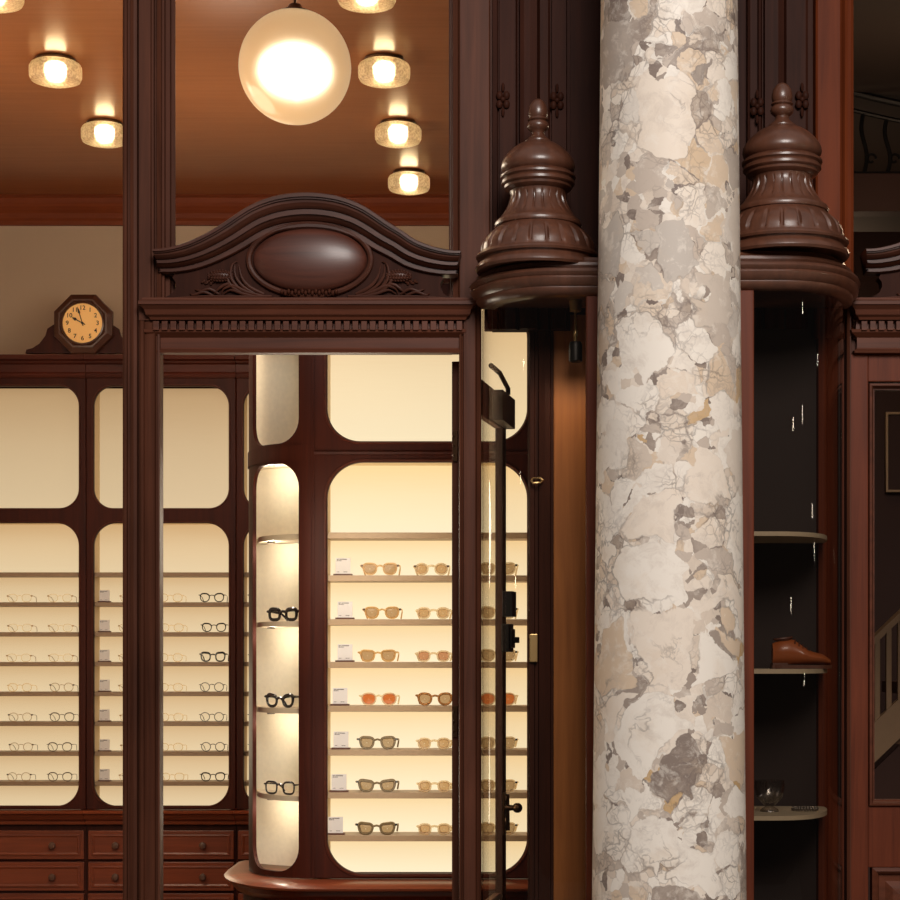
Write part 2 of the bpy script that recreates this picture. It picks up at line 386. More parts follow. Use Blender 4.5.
def tube(bm, pts, rad, segs=8, closed=False, flat=None):
    pts = [Vector(p) for p in pts]; n = len(pts); rs = []
    prev = None
    for i, p in enumerate(pts):
        if closed: t = pts[(i + 1) % n] - pts[i - 1]
        else: t = pts[min(i + 1, n - 1)] - pts[max(i - 1, 0)]
        t.normalize()
        if prev is None:
            up = Vector((0, 1, 0)) if abs(t.y) < .9 else Vector((0, 0, 1))
            u = t.cross(up).normalized()
        else:
            u = (prev - t * prev.dot(t)).normalized()
        prev = u; v = t.cross(u)
        r = rad[i] if isinstance(rad, (list, tuple)) else rad
        ring = []
        for k in range(segs):
            a = 2 * PI * k / segs
            ring.append(p + u * (r * math.cos(a)) + v * (r * (flat or 1) * math.sin(a)))
        rs.append(ring)
    return rings(bm, rs, closed_v=closed)
def ellipsoid(bm, c, rx, ry, rz, su=16, sv=10):
    rs = []
    for i in range(1, sv):
        t = PI * i / sv
        rs.append([(c[0] + rx * math.sin(t) * math.cos(2 * PI * j / su), c[1] + ry * math.sin(t) * math.sin(2 * PI * j / su), c[2] + rz * math.cos(t)) for j in range(su)])
    return rings(bm, rs)
def sweep(bm, path, prof, to3):
    """path of 2-D points, profile (offset along the left normal, depth); to3(p2, d) -> 3-D"""
    n = len(path); rs = []
    for i, p in enumerate(path):
        a = Vector(path[max(i - 1, 0)]); b = Vector(path[min(i + 1, n - 1)])
        t = (b - a).normalized(); nn = Vector((-t.y, t.x))
        rs.append([to3(Vector(p) + nn * o, d) for o, d in prof])
    return rings(bm, rs)
def rrect(x0, x1, z0, z1, r, seg=10):
    pts = []
    for cx, cz, a0 in ((x1 - r, z1 - r, 0), (x0 + r, z1 - r, 90), (x0 + r, z0 + r, 180), (x1 - r, z0 + r, 270)):
        for i in range(seg + 1):
            a = R(a0 + 90 * i / seg); pts.append((cx + r * math.cos(a), cz + r * math.sin(a)))
    return pts
def face_frame(outer, holes, y0, y1, bev=.004):
    """flat board facing -Y with round-cornered openings: a filled 2-D curve turned into mesh"""
    cu = bpy.data.curves.new('tmp', 'CURVE'); cu.dimensions = '2D'; cu.fill_mode = 'BOTH'
    cu.extrude = (y1 - y0) / 2 - bev; cu.bevel_depth = bev; cu.bevel_resolution = 2; cu.offset = -bev
    for pts in [outer] + holes:
        s = cu.splines.new('POLY'); s.points.add(len(pts) - 1); s.use_cyclic_u = True
        for p, (x, z) in zip(s.points, pts): p.co = (x, z, 0, 1)
    o = bpy.data.objects.new('tmp', cu); COL.objects.link(o)
    bpy.context.view_layer.update()
    me = bpy.data.meshes.new_from_object(o.evaluated_get(bpy.context.evaluated_depsgraph_get()))
    bpy.data.objects.remove(o); bpy.data.curves.remove(cu)
    bm = B(); bm.from_mesh(me); bpy.data.meshes.remove(me)
    for v in bm.verts: v.co = Vector((v.co.x, (y0 + y1) / 2 + v.co.z, v.co.y))
    return bm
def text_bm(s, size, ext=.0006):
    cu = bpy.data.curves.new('tmp', 'FONT'); cu.body = s; cu.size = size; cu.align_x = 'CENTER'; cu.align_y = 'CENTER'; cu.extrude = ext; cu.offset = size * .012
    o = bpy.data.objects.new('tmp', cu); COL.objects.link(o); bpy.context.view_layer.update()
    me = bpy.data.meshes.new_from_object(o.evaluated_get(bpy.context.evaluated_depsgraph_get()))
    bpy.data.objects.remove(o); bpy.data.curves.remove(cu)
    bm = B(); bm.from_mesh(me); bpy.data.meshes.remove(me); return bm
def patch_frame(u0, u1, z0, z1, hole, r, mp, th, rows=4, seg=8):
    """board bent over a surface: mp(u, z, depth) -> 3-D; one round-cornered opening hole=(hu0,hu1,hz0,hz1)"""
    hu0, hu1, hz0, hz1 = hole; ru, rz = r
    inner, outer = [], []
    def edge(a, b, oa, ob, n):
        for i in range(n):
            t = i / n; inner.append((a[0] + (b[0] - a[0]) * t, a[1] + (b[1] - a[1]) * t)); outer.append((oa[0] + (ob[0] - oa[0]) * t, oa[1] + (ob[1] - oa[1]) * t))
    def corner(cx, cz, a0, o0, oc, o1):
        for i in range(seg):
            t = i / seg; a = R(a0 + 90 * t)
            inner.append((cx + ru * math.cos(a), cz + rz * math.sin(a)))
            if t < .5: q = t * 2; outer.append((o0[0] + (oc[0] - o0[0]) * q, o0[1] + (oc[1] - o0[1]) * q))
            else: q = t * 2 - 1; outer.append((oc[0] + (o1[0] - oc[0]) * q, oc[1] + (o1[1] - oc[1]) * q))
    edge((hu1, hz0 + rz), (hu1, hz1 - rz), (u1, hz0 + rz), (u1, hz1 - rz), 14)
    corner(hu1 - ru, hz1 - rz, 0, (u1, hz1 - rz), (u1, z1), (hu1 - ru, z1))
    edge((hu1 - ru, hz1), (hu0 + ru, hz1), (hu1 - ru, z1), (hu0 + ru, z1), 10)
    corner(hu0 + ru, hz1 - rz, 90, (hu0 + ru, z1), (u0, z1), (u0, hz1 - rz))
    edge((hu0, hz1 - rz), (hu0, hz0 + rz), (u0, hz1 - rz), (u0, hz0 + rz), 14)
    corner(hu0 + ru, hz0 + rz, 180, (u0, hz0 + rz), (u0, z0), (hu0 + ru, z0))
    edge((hu0 + ru, hz0), (hu1 - ru, hz0), (hu0 + ru, z0), (hu1 - ru, z0), 10)
    corner(hu1 - ru, hz0 + rz, 270, (hu1 - ru, z0), (u1, z0), (u1, hz0 + rz))
    rs = []
    for k in range(rows + 1):
        t = k / rows
        rs.append([mp(a[0] + (b[0] - a[0]) * t, a[1] + (b[1] - a[1]) * t, 0) for a, b in zip(inner, outer)])
    for k in range(rows, -1, -1):
        t = k / rows
        rs.append([mp(a[0] + (b[0] - a[0]) * t, a[1] + (b[1] - a[1]) * t, th) for a, b in zip(inner, outer)])
    bm = B(); rings(bm, rs, closed_v=True); return bm
def surf(bm, us, zs, fn):
    return rings(bm, [[fn(u, z) for u in us] for z in zs], closed_u=False, cap=False)
def uv_panel(x0, x1, y, zs):
    """wall of lit compartments: one quad per compartment, UV v runs 0 (bottom) to 1 (top) in each"""
    bm = B(); lay = bm.loops.layers.uv.new('UVMap')
    for za, zb in zip(zs[:-1], zs[1:]):
        vs = [bm.verts.new(p) for p in ((x0, y, za), (x1, y, za), (x1, y, zb), (x0, y, zb))]
        f = bm.faces.new(vs)
        for lp, uv in zip(f.loops, ((0, 0), (1, 0), (1, 1), (0, 1))): lp[lay].uv = uv
    return bm
def lin(a, b, n): return [a + (b - a) * i / (n - 1) for i in range(n)]

def point(name, loc, power, col, rad=.05):
    l = bpy.data.lights.new(name, 'POINT'); l.energy = power; l.color = col; l.shadow_soft_size = rad
    o = bpy.data.objects.new(name, l); COL.objects.link(o); o.location = loc; return o
# ------------------------------------------------------------------ room shell
YD = 5.30                 # plane of the doors
YB = 9.40                 # faces of the wall cabinets
YW = 9.76                 # back wall
CZ = 4.00
struct(obj('floor', boxo(-3.1, .16, 5.36, YW + .1, -.1, 0, bev=0), M['floorw']))
struct(obj('floor_right', boxo(.16, 3.2, 5.36, YW + .1, -.1, 0, bev=0), M['floorw']))
struct(obj('ground', boxo(-6, 6, -3, 5.36, -.12, -.005, bev=0), M['pave']))
struct(obj('ceiling', boxo(-3.1, .16, 5.30, YW + .1, CZ, CZ + .1, bev=0), M['ceil']))
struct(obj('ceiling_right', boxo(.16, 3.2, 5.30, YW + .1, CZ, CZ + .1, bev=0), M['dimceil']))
struct(obj('wall_back', boxo(-3.1, .16, YW, YW + .1, 0, CZ, bev=0), M['wall']))
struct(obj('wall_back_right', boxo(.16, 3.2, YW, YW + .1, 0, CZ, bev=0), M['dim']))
struct(obj('wall_left', boxo(-3.1, -2.965, 5.36, YW, 0, CZ, bev=0), M['wall']))
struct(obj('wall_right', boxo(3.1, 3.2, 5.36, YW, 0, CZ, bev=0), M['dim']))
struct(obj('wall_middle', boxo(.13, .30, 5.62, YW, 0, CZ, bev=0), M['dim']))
zc = Z(226, YW); zt = CZ
struct(obj('trim_1', prism_x(B(), [(YW, zc), (YW - .025, zc), (YW - .03, zc + .02), (YW - .045, zc + .03), (YW - .05, zc + .055), (YW - .085, zc + .085),
      (YW - .095, zc + .10), (YW - .10, zc + .125), (YW - .125, zc + .13), (YW - .125, zt - .001), (YW, zt - .001)], -2.965, .13), M['crown']))
struct(obj('wall_front', boxo(-3.1, 3.2, 5.28, 5.46, 3.62, CZ + .3, bev=0), M['darkext']))

# ------------------------------------------------------------------ ceiling lights
def ceiling_light():
    t = thing('ceiling_light', '', 'ceiling light', (0, 0, CZ))
    z0 = CZ
    obj('mounting_ring', lathe(B(), [(.001, z0), (.078, z0), (.080, z0 - .006), (.076, z0 - .013), (.001, z0 - .013)], 0, 0, 40), M['bronze'], t, True)
    obj('glass_shade', lathe(B(), [(.072, z0 - .013), (.088, z0 - .016), (.099, z0 - .023), (.1045, z0 - .034), (.105, z0 - .058), (.104, z0 - .074), (.098, z0 - .087),
        (.080, z0 - .094), (.04, z0 - .098), (.002, z0 - .099)], 0, 0, 48), M['drum'], t, True)
    obj('bulb', lathe(B(), [(.002, z0 - .018), (.030, z0 - .019), (.040, z0 - .03), (.040, z0 - .055), (.034, z0 - .073), (.018, z0 - .080), (.002, z0 - .082)], 0, 0, 20), M['bulb'], t, True)
    return t
cl = ceiling_light(); first = True
spots = [(-.527, 6.57, 'glass drum ceiling light cut by the top edge, nearest of the right row'),
         (-.527, 7.45, 'glass drum ceiling light right beside the white globe pendant'),
         (-.527, 8.34, 'glass drum ceiling light below and right of the globe, third in the right row'),
         (-.527, 9.2, 'farthest glass drum ceiling light, just above the crown moulding'),
         (-1.85, 6.57, 'glass drum ceiling light cut by the top left corner of the view'),
         (-1.85, 7.45, 'glass drum ceiling light in the left window, farther from the wooden post'),
         (-1.85, 8.34, 'glass drum ceiling light partly hidden by the left wooden post')]
for x, y, lab in spots:
    if first: cl.location = (x, y, CZ); cl['label'] = lab; cl['group'] = 'glass drum ceiling lights'; first = False
    else: dup(cl, (x, y, CZ), lab, 'glass drum ceiling lights')
# globe pendant
gY = 6.2; gx, gz, gr = X(295, gY), Z(67, gY), 56 * gY / F
t = thing('globe_pendant', 'large glowing opal glass globe lamp hanging on a thin rod', 'pendant lamp', (gx, gY, CZ))
prof = [(gr * math.sin(PI * i / 40), gz + gr * math.cos(PI * i / 40)) for i in range(4, 41)]
obj('globe_shade', lathe(B(), prof, gx, gY, 64), M['opal'], t, True)
obj('lamp_core', ellipsoid(B(), (gx, gY, gz - .012), .118, .118, .085, 24, 14), M['bulbg'], t, True)
obj('cap', lathe(B(), [(.001, gz + gr + .022), (.02, gz + gr + .02), (.03, gz + gr + .006), (.068, gz + gr - .012), (.078, gz + gr - .026), (.001, gz + gr - .026)], gx, gY, 32), M['bronze'], t, True)
obj('rod', tube(B(), [(gx, gY, gz + gr), (gx, gY, CZ - .02)], .0045, 10), M['bronze'], t, True)
obj('ceiling_rose', lathe(B(), [(.001, CZ), (.06, CZ), (.055, CZ - .02), (.02, CZ - .035), (.001, CZ - .035)], gx, gY, 32), M['bronze'], t, True)

# ------------------------------------------------------------------ wall cabinets at the back
UW = 150 * YB / F
seams = [X(86, YB) + UW * k for k in (-1, 0, 1)]
units = ['far left wall cabinet', 'middle wall cabinet', 'right wall cabinet']
PB = YB + .16                                   # plane of the lit panels
zP = [Z(806, YB), Z(523, YB)]; zQ = [Z(508, YB), Z(386, YB)]
ztop = Z(354.2, YB - .06); zbot = .815
shelf_py = [572, 602, 632, 662, 692, 722, 752, 782]
sh_z = [Z(p, YB) for p in shelf_py]
cab_lab = ['backlit mahogany wall cabinet at the left, under the left part of the clock',
           'backlit mahogany wall cabinet seen on both sides of the wooden door post',
           'backlit mahogany wall cabinet mostly hidden behind the curved sunglasses cabinet']
drw_lab = ['mahogany drawer chest under the far left wall cabinet', 'mahogany drawer chest with knobs seen on both sides of the door post',
           'mahogany drawer chest behind the rounded counter tip']
for i, x0 in enumerate(seams):
    x1 = x0 + UW; hw = 7.5 * YB / F
    t = thing('display_cabinet', cab_lab[i], 'cabinet', (x0, YB, zbot), 'wall cabinets at the back')
    g = .0012
    outer = [(x0 + g, zbot), (x1 - g, zbot), (x1 - g, ztop - .11), (x0 + g, ztop - .11)]
    fr = face_frame(outer, [rrect(x0 + hw, x1 - hw, zP[0], zP[1], .115, 12), rrect(x0 + hw, x1 - hw, zQ[0], zQ[1], .10, 12)], YB, YB + .03, .004)
    f = obj('face_frame', fr, M['int'], t)
    bd = B()
    for hx0, hx1, za, zb_, rr in ((x0 + hw, x1 - hw, zP[0], zP[1], .115), (x0 + hw, x1 - hw, zQ[0], zQ[1], .10)):
        tube(bd, [(x, YB - .001, z) for x, z in rrect(hx0 - .006, hx1 + .006, za - .006, zb_ + .006, rr + .006, 10)], .0035, 6, True)
    obj('bead', bd, M['intc'], f, True)
    obj('carcass', box(box(box(B(), x0 + g, x0 + hw - .004, YB + .03, PB, zbot, ztop - .12), x1 - hw + .004, x1 - g, YB + .03, PB, zbot, ztop - .12), x0 + .02, x1 - .02, YB + .03, PB, zP[1] + .004, zQ[0] - .004), M['cream'], t)
    obj('back_board', boxo(x0 + g, x1 - g, PB + .004, YW - .004, zbot, ztop - .02, bev=0), M['int'], t)
    obj('light_panel', uv_panel(x0 + hw - .01, x1 - hw + .01, PB, [zP[0] - .01] + sorted(sh_z) + [zP[1] + .01]), M['box_back'], t)
    obj('light_panel', uv_panel(x0 + hw - .01, x1 - hw + .01, PB, [zQ[0] - .01, zQ[1] + .01]), M['box_top'], t)
    for z in sh_z:
        obj('shelf', boxo(x0 + hw - .002, x1 - hw + .002, YB + .034, PB - .002, z - .022, z, bev=.002), M['shelfback'], t)
    # cornice
    zc0 = ztop - .11; cy = YB
    pr = [(cy + .05, zc0), (cy - .005, zc0), (cy - .012, zc0 + .012), (cy - .014, zc0 + .02), (cy - .006, zc0 + .028), (cy - .006, zc0 + .066), (cy - .02, zc0 + .072),
          (cy - .026, zc0 + .082), (cy - .05, zc0 + .088), (cy - .055, ztop), (cy + .05, ztop)]
    obj('cornice', prism_x(B(), pr, x0 + g, x1 - g), M['intc'], t)
    # drawers below
    t = thing('drawer_chest', drw_lab[i], 'drawer chest', (x0, YB, 0), 'drawer chests at the back')
    obj('carcass', boxo(x0 + g, x1 - g, YB + .02, YW - .004, .0, .74, bev=0), M['int'], t)
    zt_ = zbot - .002
    obj('worktop', prism_x(B(), [(YW - .004, zt_), (YB - .07, zt_), (YB - .078, zt_ - .006), (YB - .076, zt_ - .014), (YB - .055, zt_ - .022), (YB - .04, zt_ - .045), (YB - .02, zt_ - .055),
        (YB - .016, zt_ - .072), (YB + .02, zt_ - .078), (YB + .02, .74), (YW - .004, .74)], x0 + g, x1 - g), M['intx'], t)
    pz = Z(830.5, YB)
    for k in range(4):
        za = pz - k * .160 - .146; zb_ = pz - k * .160
        d = B(); xa, xb = x0 + .011, x1 - .011
        box(d, xa, xb, YB - .002, YB + .02, za, zb_, .003)
        # raised inner field with a moulded edge
        rs = []
        for ins, dy in ((0, 0), (.016, .004), (.020, -.007), (.026, -.008), (.034, -.004)):
            rs.append([(xa + ins, YB + dy, za + ins), (xb - ins, YB + dy, za + ins), (xb - ins, YB + dy, zb_ - ins), (xa + ins, YB + dy, zb_ - ins)])
        rings(d, rs[1:])
        dr = obj('drawer', d, M['intx'], t)
        for kx in (x0 + 30.5 * YB / F, x1 - 32.5 * YB / F):
            kz = (za + zb_) / 2; kb = B()
            lathe(kb, [(.001, 0), (.010, 0), (.009, .008), (.008, .014), (.016, .020), (.0185, .028), (.015, .036), (.001, .039)], 0, 0, 18)
            for v in kb.verts: v.co = Vector((kx + v.co.x, YB - .003 - v.co.z, kz + v.co.y))
            obj('knob', kb, M['knob'], dr, True)
# clock on its backboard
cY = YB - .03; ccx, ccz = X(84.4, cY) + .004, Z(325.2, cY) + .0
s = cY / F
half = [(0, 14), (14, 16), (20, 14), (27, 4), (34, -3.5), (34, -10), (30, -14), (0, -14)]
def bp(px, py): return (X(px, cY), Z(py, cY))
pts = [(26, 353.6), (27, 350), (33, 348.5), (40, 344), (46, 336), (48, 329), (54, 325), (82, 318), (113, 325), (119, 329), (121, 336), (127, 344), (134, 348.5), (140, 350), (141, 353.6)]
bb = prism_y(B(), [bp(*p) for p in pts], cY - .012, cY + .012)
bb = obj('clock_backboard', bb, M['int']); tag(bb, 'scroll-shaped mahogany backboard behind the octagonal clock, on the cabinet top', 'backboard')
t = thing('wall_clock', 'octagonal wooden clock with an amber dial above the wall cabinets', 'clock', (ccx, cY - .014, ccz))
oct_ = lambda r, y: [(ccx + r * math.cos(R(22.5 + 45 * k)), y, ccz + r * math.sin(R(22.5 + 45 * k))) for k in range(8)]
obj('case', rings(B(), [oct_(.156, cY - .014), oct_(.162, cY - .030), oct_(.158, cY - .046), oct_(.132, cY - .060), oct_(.122, cY - .060), oct_(.113, cY - .054), oct_(.110, cY - .040)]), M['clockcase'], t)
dr_ = 19.6 * s; ring = lambda r, y, n=48: [(ccx + r * math.cos(2 * PI * k / n), y, ccz + r * math.sin(2 * PI * k / n)) for k in range(n)]
obj('bezel', rings(B(), [ring(dr_ + .012, cY - .056), ring(dr_ + .009, cY - .064), ring(dr_ + .002, cY - .066), ring(dr_, cY - .060), ring(dr_, cY - .050)], cap=False), M['clockcase'], t, True)
obj('dial', rings(B(), [ring(dr_ + .008, cY - .059), ring(dr_ + .008, cY - .0565)]), M['dial'], t)
for h in range(1, 13):
    a = R(90 - 30 * h); b = text_bm(str(h), .031)
    for v in b.verts: v.co = Vector((ccx + .0765 * math.cos(a) + v.co.x, cY - .0598 + v.co.z, ccz + .0765 * math.sin(a) + v.co.y))
    obj('numeral', b, M['ink'], t)
for nm, ang, ln, w in (('hour_hand', R(90 - 30 * 9.95), .060, .0055), ('minute_hand', R(90 - 6 * 57.2), .086, .004)):
    dx, dz = math.cos(ang), math.sin(ang); nx, nz = -dz, dx; y = cY - (.0625 if nm[0] == 'h' else .0645)
    poly = [(-.016, w * .5), (ln * .55, w * .45), (ln * .66, w * 1.5), (ln * .82, w * .9), (ln, 0), (ln * .82, -w * .9), (ln * .66, -w * 1.5), (ln * .55, -w * .45), (-.016, -w * .5)]
    obj(nm, prism_y(B(), [(ccx + dx * p + nx * q, ccz + dz * p + nz * q) for p, q in poly], y - .0007, y + .0007), M['ink'], t)
obj('hand_hub', rings(B(), [ring(.006, cY - .060, 14), ring(.006, cY - .0665, 14)]), M['ink'], t)

# ------------------------------------------------------------------ spectacles
def lens_outline(cx, cz, a, b, n_exp, cat, drop, side, n=26):
    pts = []
    for i in range(n):
        t = 2 * PI * i / n; c, s_ = math.cos(t), math.sin(t)
        x = a * (abs(c) ** (2 / n_exp)) * (1 if c >= 0 else -1); z = b * (abs(s_) ** (2 / n_exp)) * (1 if s_ >= 0 else -1)
        k = (z / b + 1) / 2                                   # 0 bottom .. 1 top
        x *= 1 - drop * (1 - k)                               # narrower at the bottom
        z += cat * max(0, x * side / a) * k                  # lifted outer corner
        pts.append((cx + x, cz + z))
    return pts
PROTO = {}
def spectacles(key, name, cat, mf, ml, a=.026, b=.022, gap=.020, rim=.0028, n_exp=2.4, catl=0., drop=.12, mt=None, brow=0., hinge=None):
    t = thing(name, '', cat, (0, 0, 0))
    zc_ = b + rim + .0005
    cxs = gap / 2 + a + rim
    fb = B()
    for sd in (-1, 1):
        ol = lens_outline(sd * cxs, zc_, a, b, n_exp, catl, drop, sd)
        n = len(ol)
        rad = [rim * (1 + brow * max(0, (z - zc_) / b)) for x, z in ol]
        tube(fb, [(x, 0, z) for x, z in ol], rad, 6, True, .8)
    zb_ = zc_ + b * .55
    tube(fb, [(-gap / 2 - rim * .9, 0, zb_ - .001), (-gap * .25, -.0015, zb_ + .0012), (0, -.002, zb_ + .0018), (gap * .25, -.0015, zb_ + .0012), (gap / 2 + rim * .9, 0, zb_ - .001)], max(rim * .9, .0013), 6)
    fr = obj('frame', fb, mf, t, True)
    for sd in (-1, 1):
        lb = B(); ol = lens_outline(sd * cxs, zc_, a, b, n_exp, catl, drop, sd)
        rings(lb, [[(x, 0, z) for x, z in ol], [(sd * cxs + (x - sd * cxs) * .5, -.0012, zc_ + (z - zc_) * .5) for x, z in ol], [(sd * cxs + (x - sd * cxs) * .04, -.0016, zc_ + (z - zc_) * .04) for x, z in ol]], cap=False)
        obj('lens', lb, ml, t, True)
    for sd in (-1, 1):
        tb = B(); xh = sd * (cxs + a + rim * .6); zh = zc_ + b * .55 + catl * .7
        rt = max(rim * .75, .0012)
        tube(tb, [(xh - sd * .003, 0, zh), (xh + sd * .004, .001, zh), (xh + sd * .006, .010, zh), (xh + sd * .005, .045, zh - .002), (xh + sd * .003, .080, zh - .006), (xh, .098, zh - .018), (xh - sd * .003, .110, .0018 + rt)], [rt * 1.25, rt * 1.25, rt, rt, rt, rt * 1.1, rt * 1.1], 6)
        obj('temple', tb, mt or mf, t, True)
    if hinge:
        for sd in (-1, 1):
            hb = B(); xh = sd * (cxs + a + rim * .6)
            box(hb, xh - .004, xh + .004, -rim * 1.05, .004, zc_ + b * .55 + catl * .7 - .0035, zc_ + b * .55 + catl * .7 + .0035, .001)
            obj('hinge', hb, hinge, t)
    PROTO[key] = [t, False]
    return t
def place(key, loc, label, group, rotz=0):
    t, used = PROTO[key]
    if not used:
        t.location = loc; t.rotation_euler = (0, 0, rotz); t['label'] = label; t['group'] = group; PROTO[key][1] = True; return t
    return dup(t, loc, label, group, rotz)
E, S_ = 'eyeglasses', 'sunglasses'
spectacles('honey_round', S_, S_, M['f_honey'], M['l_brown'], .0255, .0185, .0125, .0032, 2.6, .002, .26, hinge=M['f_bronzewire'])
spectacles('honey_square', S_, S_, M['f_honey'], M['l_brown'], .0262, .0178, .0125, .0034, 3.0, .003, .26)
spectacles('orange', S_, S_, M['f_clear'], M['l_orange'], .0255, .0195, .0130, .0034, 2.3, .001, .16)
spectacles('olive_keyhole', S_, S_, M['f_olive'], M['l_grey'], .0268, .0192, .0125, .0038, 2.7, .003, .30, brow=.2, hinge=M['f_black'])
spectacles('olive_cat', S_, S_, M['f_olive'], M['l_grey'], .0275, .0178, .0125, .0040, 2.7, .007, .28, brow=.3, hinge=M['f_black'])
spectacles('clear_tan', S_, S_, M['f_clear'], M['l_tan'], .0200, .0165, .0185, .0042, 2.7, .0, .10)
spectacles('clear_round', S_, S_, M['f_clear'], M['l_tan'], .0205, .0175, .0190, .0040, 2.2, .0, .05, hinge=M['f_bronzewire'])
spectacles('clear_pink', S_, S_, M['f_clear'], M['l_pink'], .0212, .0160, .0180, .0040, 2.8, .0, .14)
spectacles('tortoise', S_, S_, M['f_tort'], M['l_brown'], .0240, .0190, .0140, .0040, 2.3, .003, .18)
spectacles('grey_side', S_, S_, M['f_clear'], M['l_grey'], .0250, .0185, .0140, .0040, 2.6, .003, .22, hinge=M['f_black'])
spectacles('thick_black', E, E, M['f_black'], M['l_clear'], .0230, .0180, .014, .0058, 3.2, .002, .10, brow=.35)
spectacles('cat_black', E, E, M['f_black'], M['l_clear'], .0235, .0185, .014, .0052, 2.4, .008, .16, brow=.45)
spectacles('square_black', E, E, M['f_black'], M['l_clear'], .0250, .0205, .018, .0036, 3.2, .002, .10)
spectacles('black_thin', E, E, M['f_black'], M['l_clear'], .0250, .0205, .018, .0024, 2.3, .003, .16, brow=.5)
spectacles('black_bold', E, E, M['f_black'], M['l_clear'], .0250, .0215, .017, .0036, 2.7, .004, .16, brow=.5)
spectacles('black_round', E, E, M['f_black'], M['l_clear'], .0235, .0220, .020, .0021, 2.05, .0, .04)
spectacles('gold_wire', E, E, M['f_rimless'], M['l_clear'], .0245, .0195, .020, .0013, 2.5, .0, .08, mt=M['f_gold'], hinge=M['f_gold'])
spectacles('clear_all', E, E, M['f_rimless'], M['l_clear'], .0245, .0200, .020, .0020, 2.4, .0, .10)
spectacles('bronze_wire', E, E, M['f_gold'], M['l_clear'], .0235, .0215, .020, .0013, 2.1, .0, .04, mt=M['f_bronzewire'], hinge=M['f_bronzewire'])
spectacles('dark_wire', E, E, M['f_bronzewire'], M['l_clear'], .0250, .0215, .020, .0017, 2.2, .002, .10, brow=.5)

ORD = ['top', 'second', 'third', 'fourth', 'fifth', 'sixth', 'bottom']
yg = YB + .040
gB = 'eyeglasses on the wall cabinet shelves'
colA = ['gold_wire', 'gold_wire', 'gold_wire', 'clear_all', 'bronze_wire', 'bronze_wire', 'bronze_wire']
colB = ['gold_wire', 'gold_wire', 'gold_wire', 'bronze_wire', 'dark_wire', 'dark_wire', 'dark_wire']
colC = ['black_thin', 'black_thin', 'black_bold', 'black_round', 'black_round', 'black_round', 'black_thin']
desc = {'gold_wire': 'pale gold-templed eyeglasses', 'clear_all': 'almost colourless clear eyeglasses', 'bronze_wire': 'thin bronze wire eyeglasses',
        'dark_wire': 'dark brown wire eyeglasses', 'black_thin': 'thin black eyeglasses', 'black_bold': 'bold black eyeglasses', 'black_round': 'round black eyeglasses'}
for r in range(7):
    z = sh_z[r + 1]; o = ORD[r]
    j = lambda: random.uniform(-1.2, 1.2)
    place(colA[r], (X(20 + j(), yg), yg, z), f'{desc[colA[r]]}, left pair on the {o} stocked shelf left of the clock', gB)
    place(colB[r], (X(61 + j(), yg), yg, z), f'{desc[colB[r]]}, right pair on {o} stocked shelf, far left cabinet', gB)
    place('gold_wire', (X(132 + j(), yg), yg, z), f'gold-templed eyeglasses half hidden by the door post on the {o} stocked shelf', gB)
    place('clear_all', (X(171.5 + j(), yg), yg, z), f'clear eyeglasses just right of the door post on the {o} stocked shelf', gB)
    place(colC[r], (X((212, 214, 213, 212, 212, 213, 213)[r], yg), yg, z), f'{desc[colC[r]]} on the {o} stocked shelf, right of the door post', gB)
    if r in (0, 2, 4, 5):
        place('dark_wire' if r % 4 else 'black_thin', (X(261, yg), yg, z), f'dark eyeglasses peeping left of the curved cabinet, {o} stocked shelf', gB)
# price cards
def price_card():
    t = thing('price_card', '', 'price card', (0, 0, 0))
    obj('base', boxo(-.033, .033, -.012, .012, 0, .006, bev=.001), M['cardbase'], t)
    cb = B(); box(cb, -.026, .026, -.001, .001, .006, .062)
    obj('sheet', cb, M['card'], t)
    return t
pc = price_card(); pc2 = None
# ------------------------------------------------------------------ sunglasses cabinet with the curved end
YS = 6.40; PS = YS + .162
XA, XB_ = X(313, YS), X(541, YS)                # flat face from the seam beside the curve to its right end
ca, cb_ = .268, .35                              # half axes of the curved end
fz0, fz1 = .826, Z(283, YS) + .0
op = [X(327, YS), X(527, YS)]
lo_z = [Z(874, YS), Z(462, YS)]; up_z = [Z(441, YS), Z(304, YS)]
ss_py = [532, 575, 619, 662, 706, 750, 793, 836]
ss_z = [Z(p, YS + .01) for p in ss_py]
ct = thing('sunglasses_cabinet', 'large backlit mahogany cabinet with a curved end, filled with sunglasses', 'cabinet', (XA, YS, fz0))
fr = obj('face_frame', face_frame([(XA, fz0), (XB_, fz0), (XB_, fz1), (XA, fz1)], [rrect(op[0], op[1], lo_z[0], lo_z[1], .125, 14), rrect(op[0], op[1], up_z[0], up_z[1], .115, 14)], YS, YS + .032, .005), M['int'], ct)
bd = B()
for (za, zb_), rr in ((lo_z, .125), (up_z, .115)):
    tube(bd, [(x, YS - .001, z) for x, z in rrect(op[0] - .007, op[1] + .007, za - .007, zb_ + .007, rr + .007, 12)], .004, 6, True)
obj('bead', bd, M['intc'], fr, True)
obj('seam_bead', boxo(XA - .004, XA + .004, YS - .006, YS + .01, fz0 + .002, fz1 - .002, bev=.002), M['int'], ct)
obj('mid_rail', prism_x(B(), [(YS + .01, lo_z[1] + .024), (YS - .008, lo_z[1] + .026), (YS - .010, lo_z[1] + .034), (YS - .003, lo_z[1] + .040), (YS + .01, lo_z[1] + .044)], XA + .006, XB_), M['int'], ct)
obj('light_panel', uv_panel(op[0] - .012, op[1] + .012, PS, [lo_z[0] - .012] + sorted(ss_z) + [lo_z[1] + .012]), M['box_front'], ct)
obj('light_panel', uv_panel(op[0] - .012, op[1] + .012, PS, [up_z[0] - .012, up_z[1] + .012]), M['box_ftop'], ct)
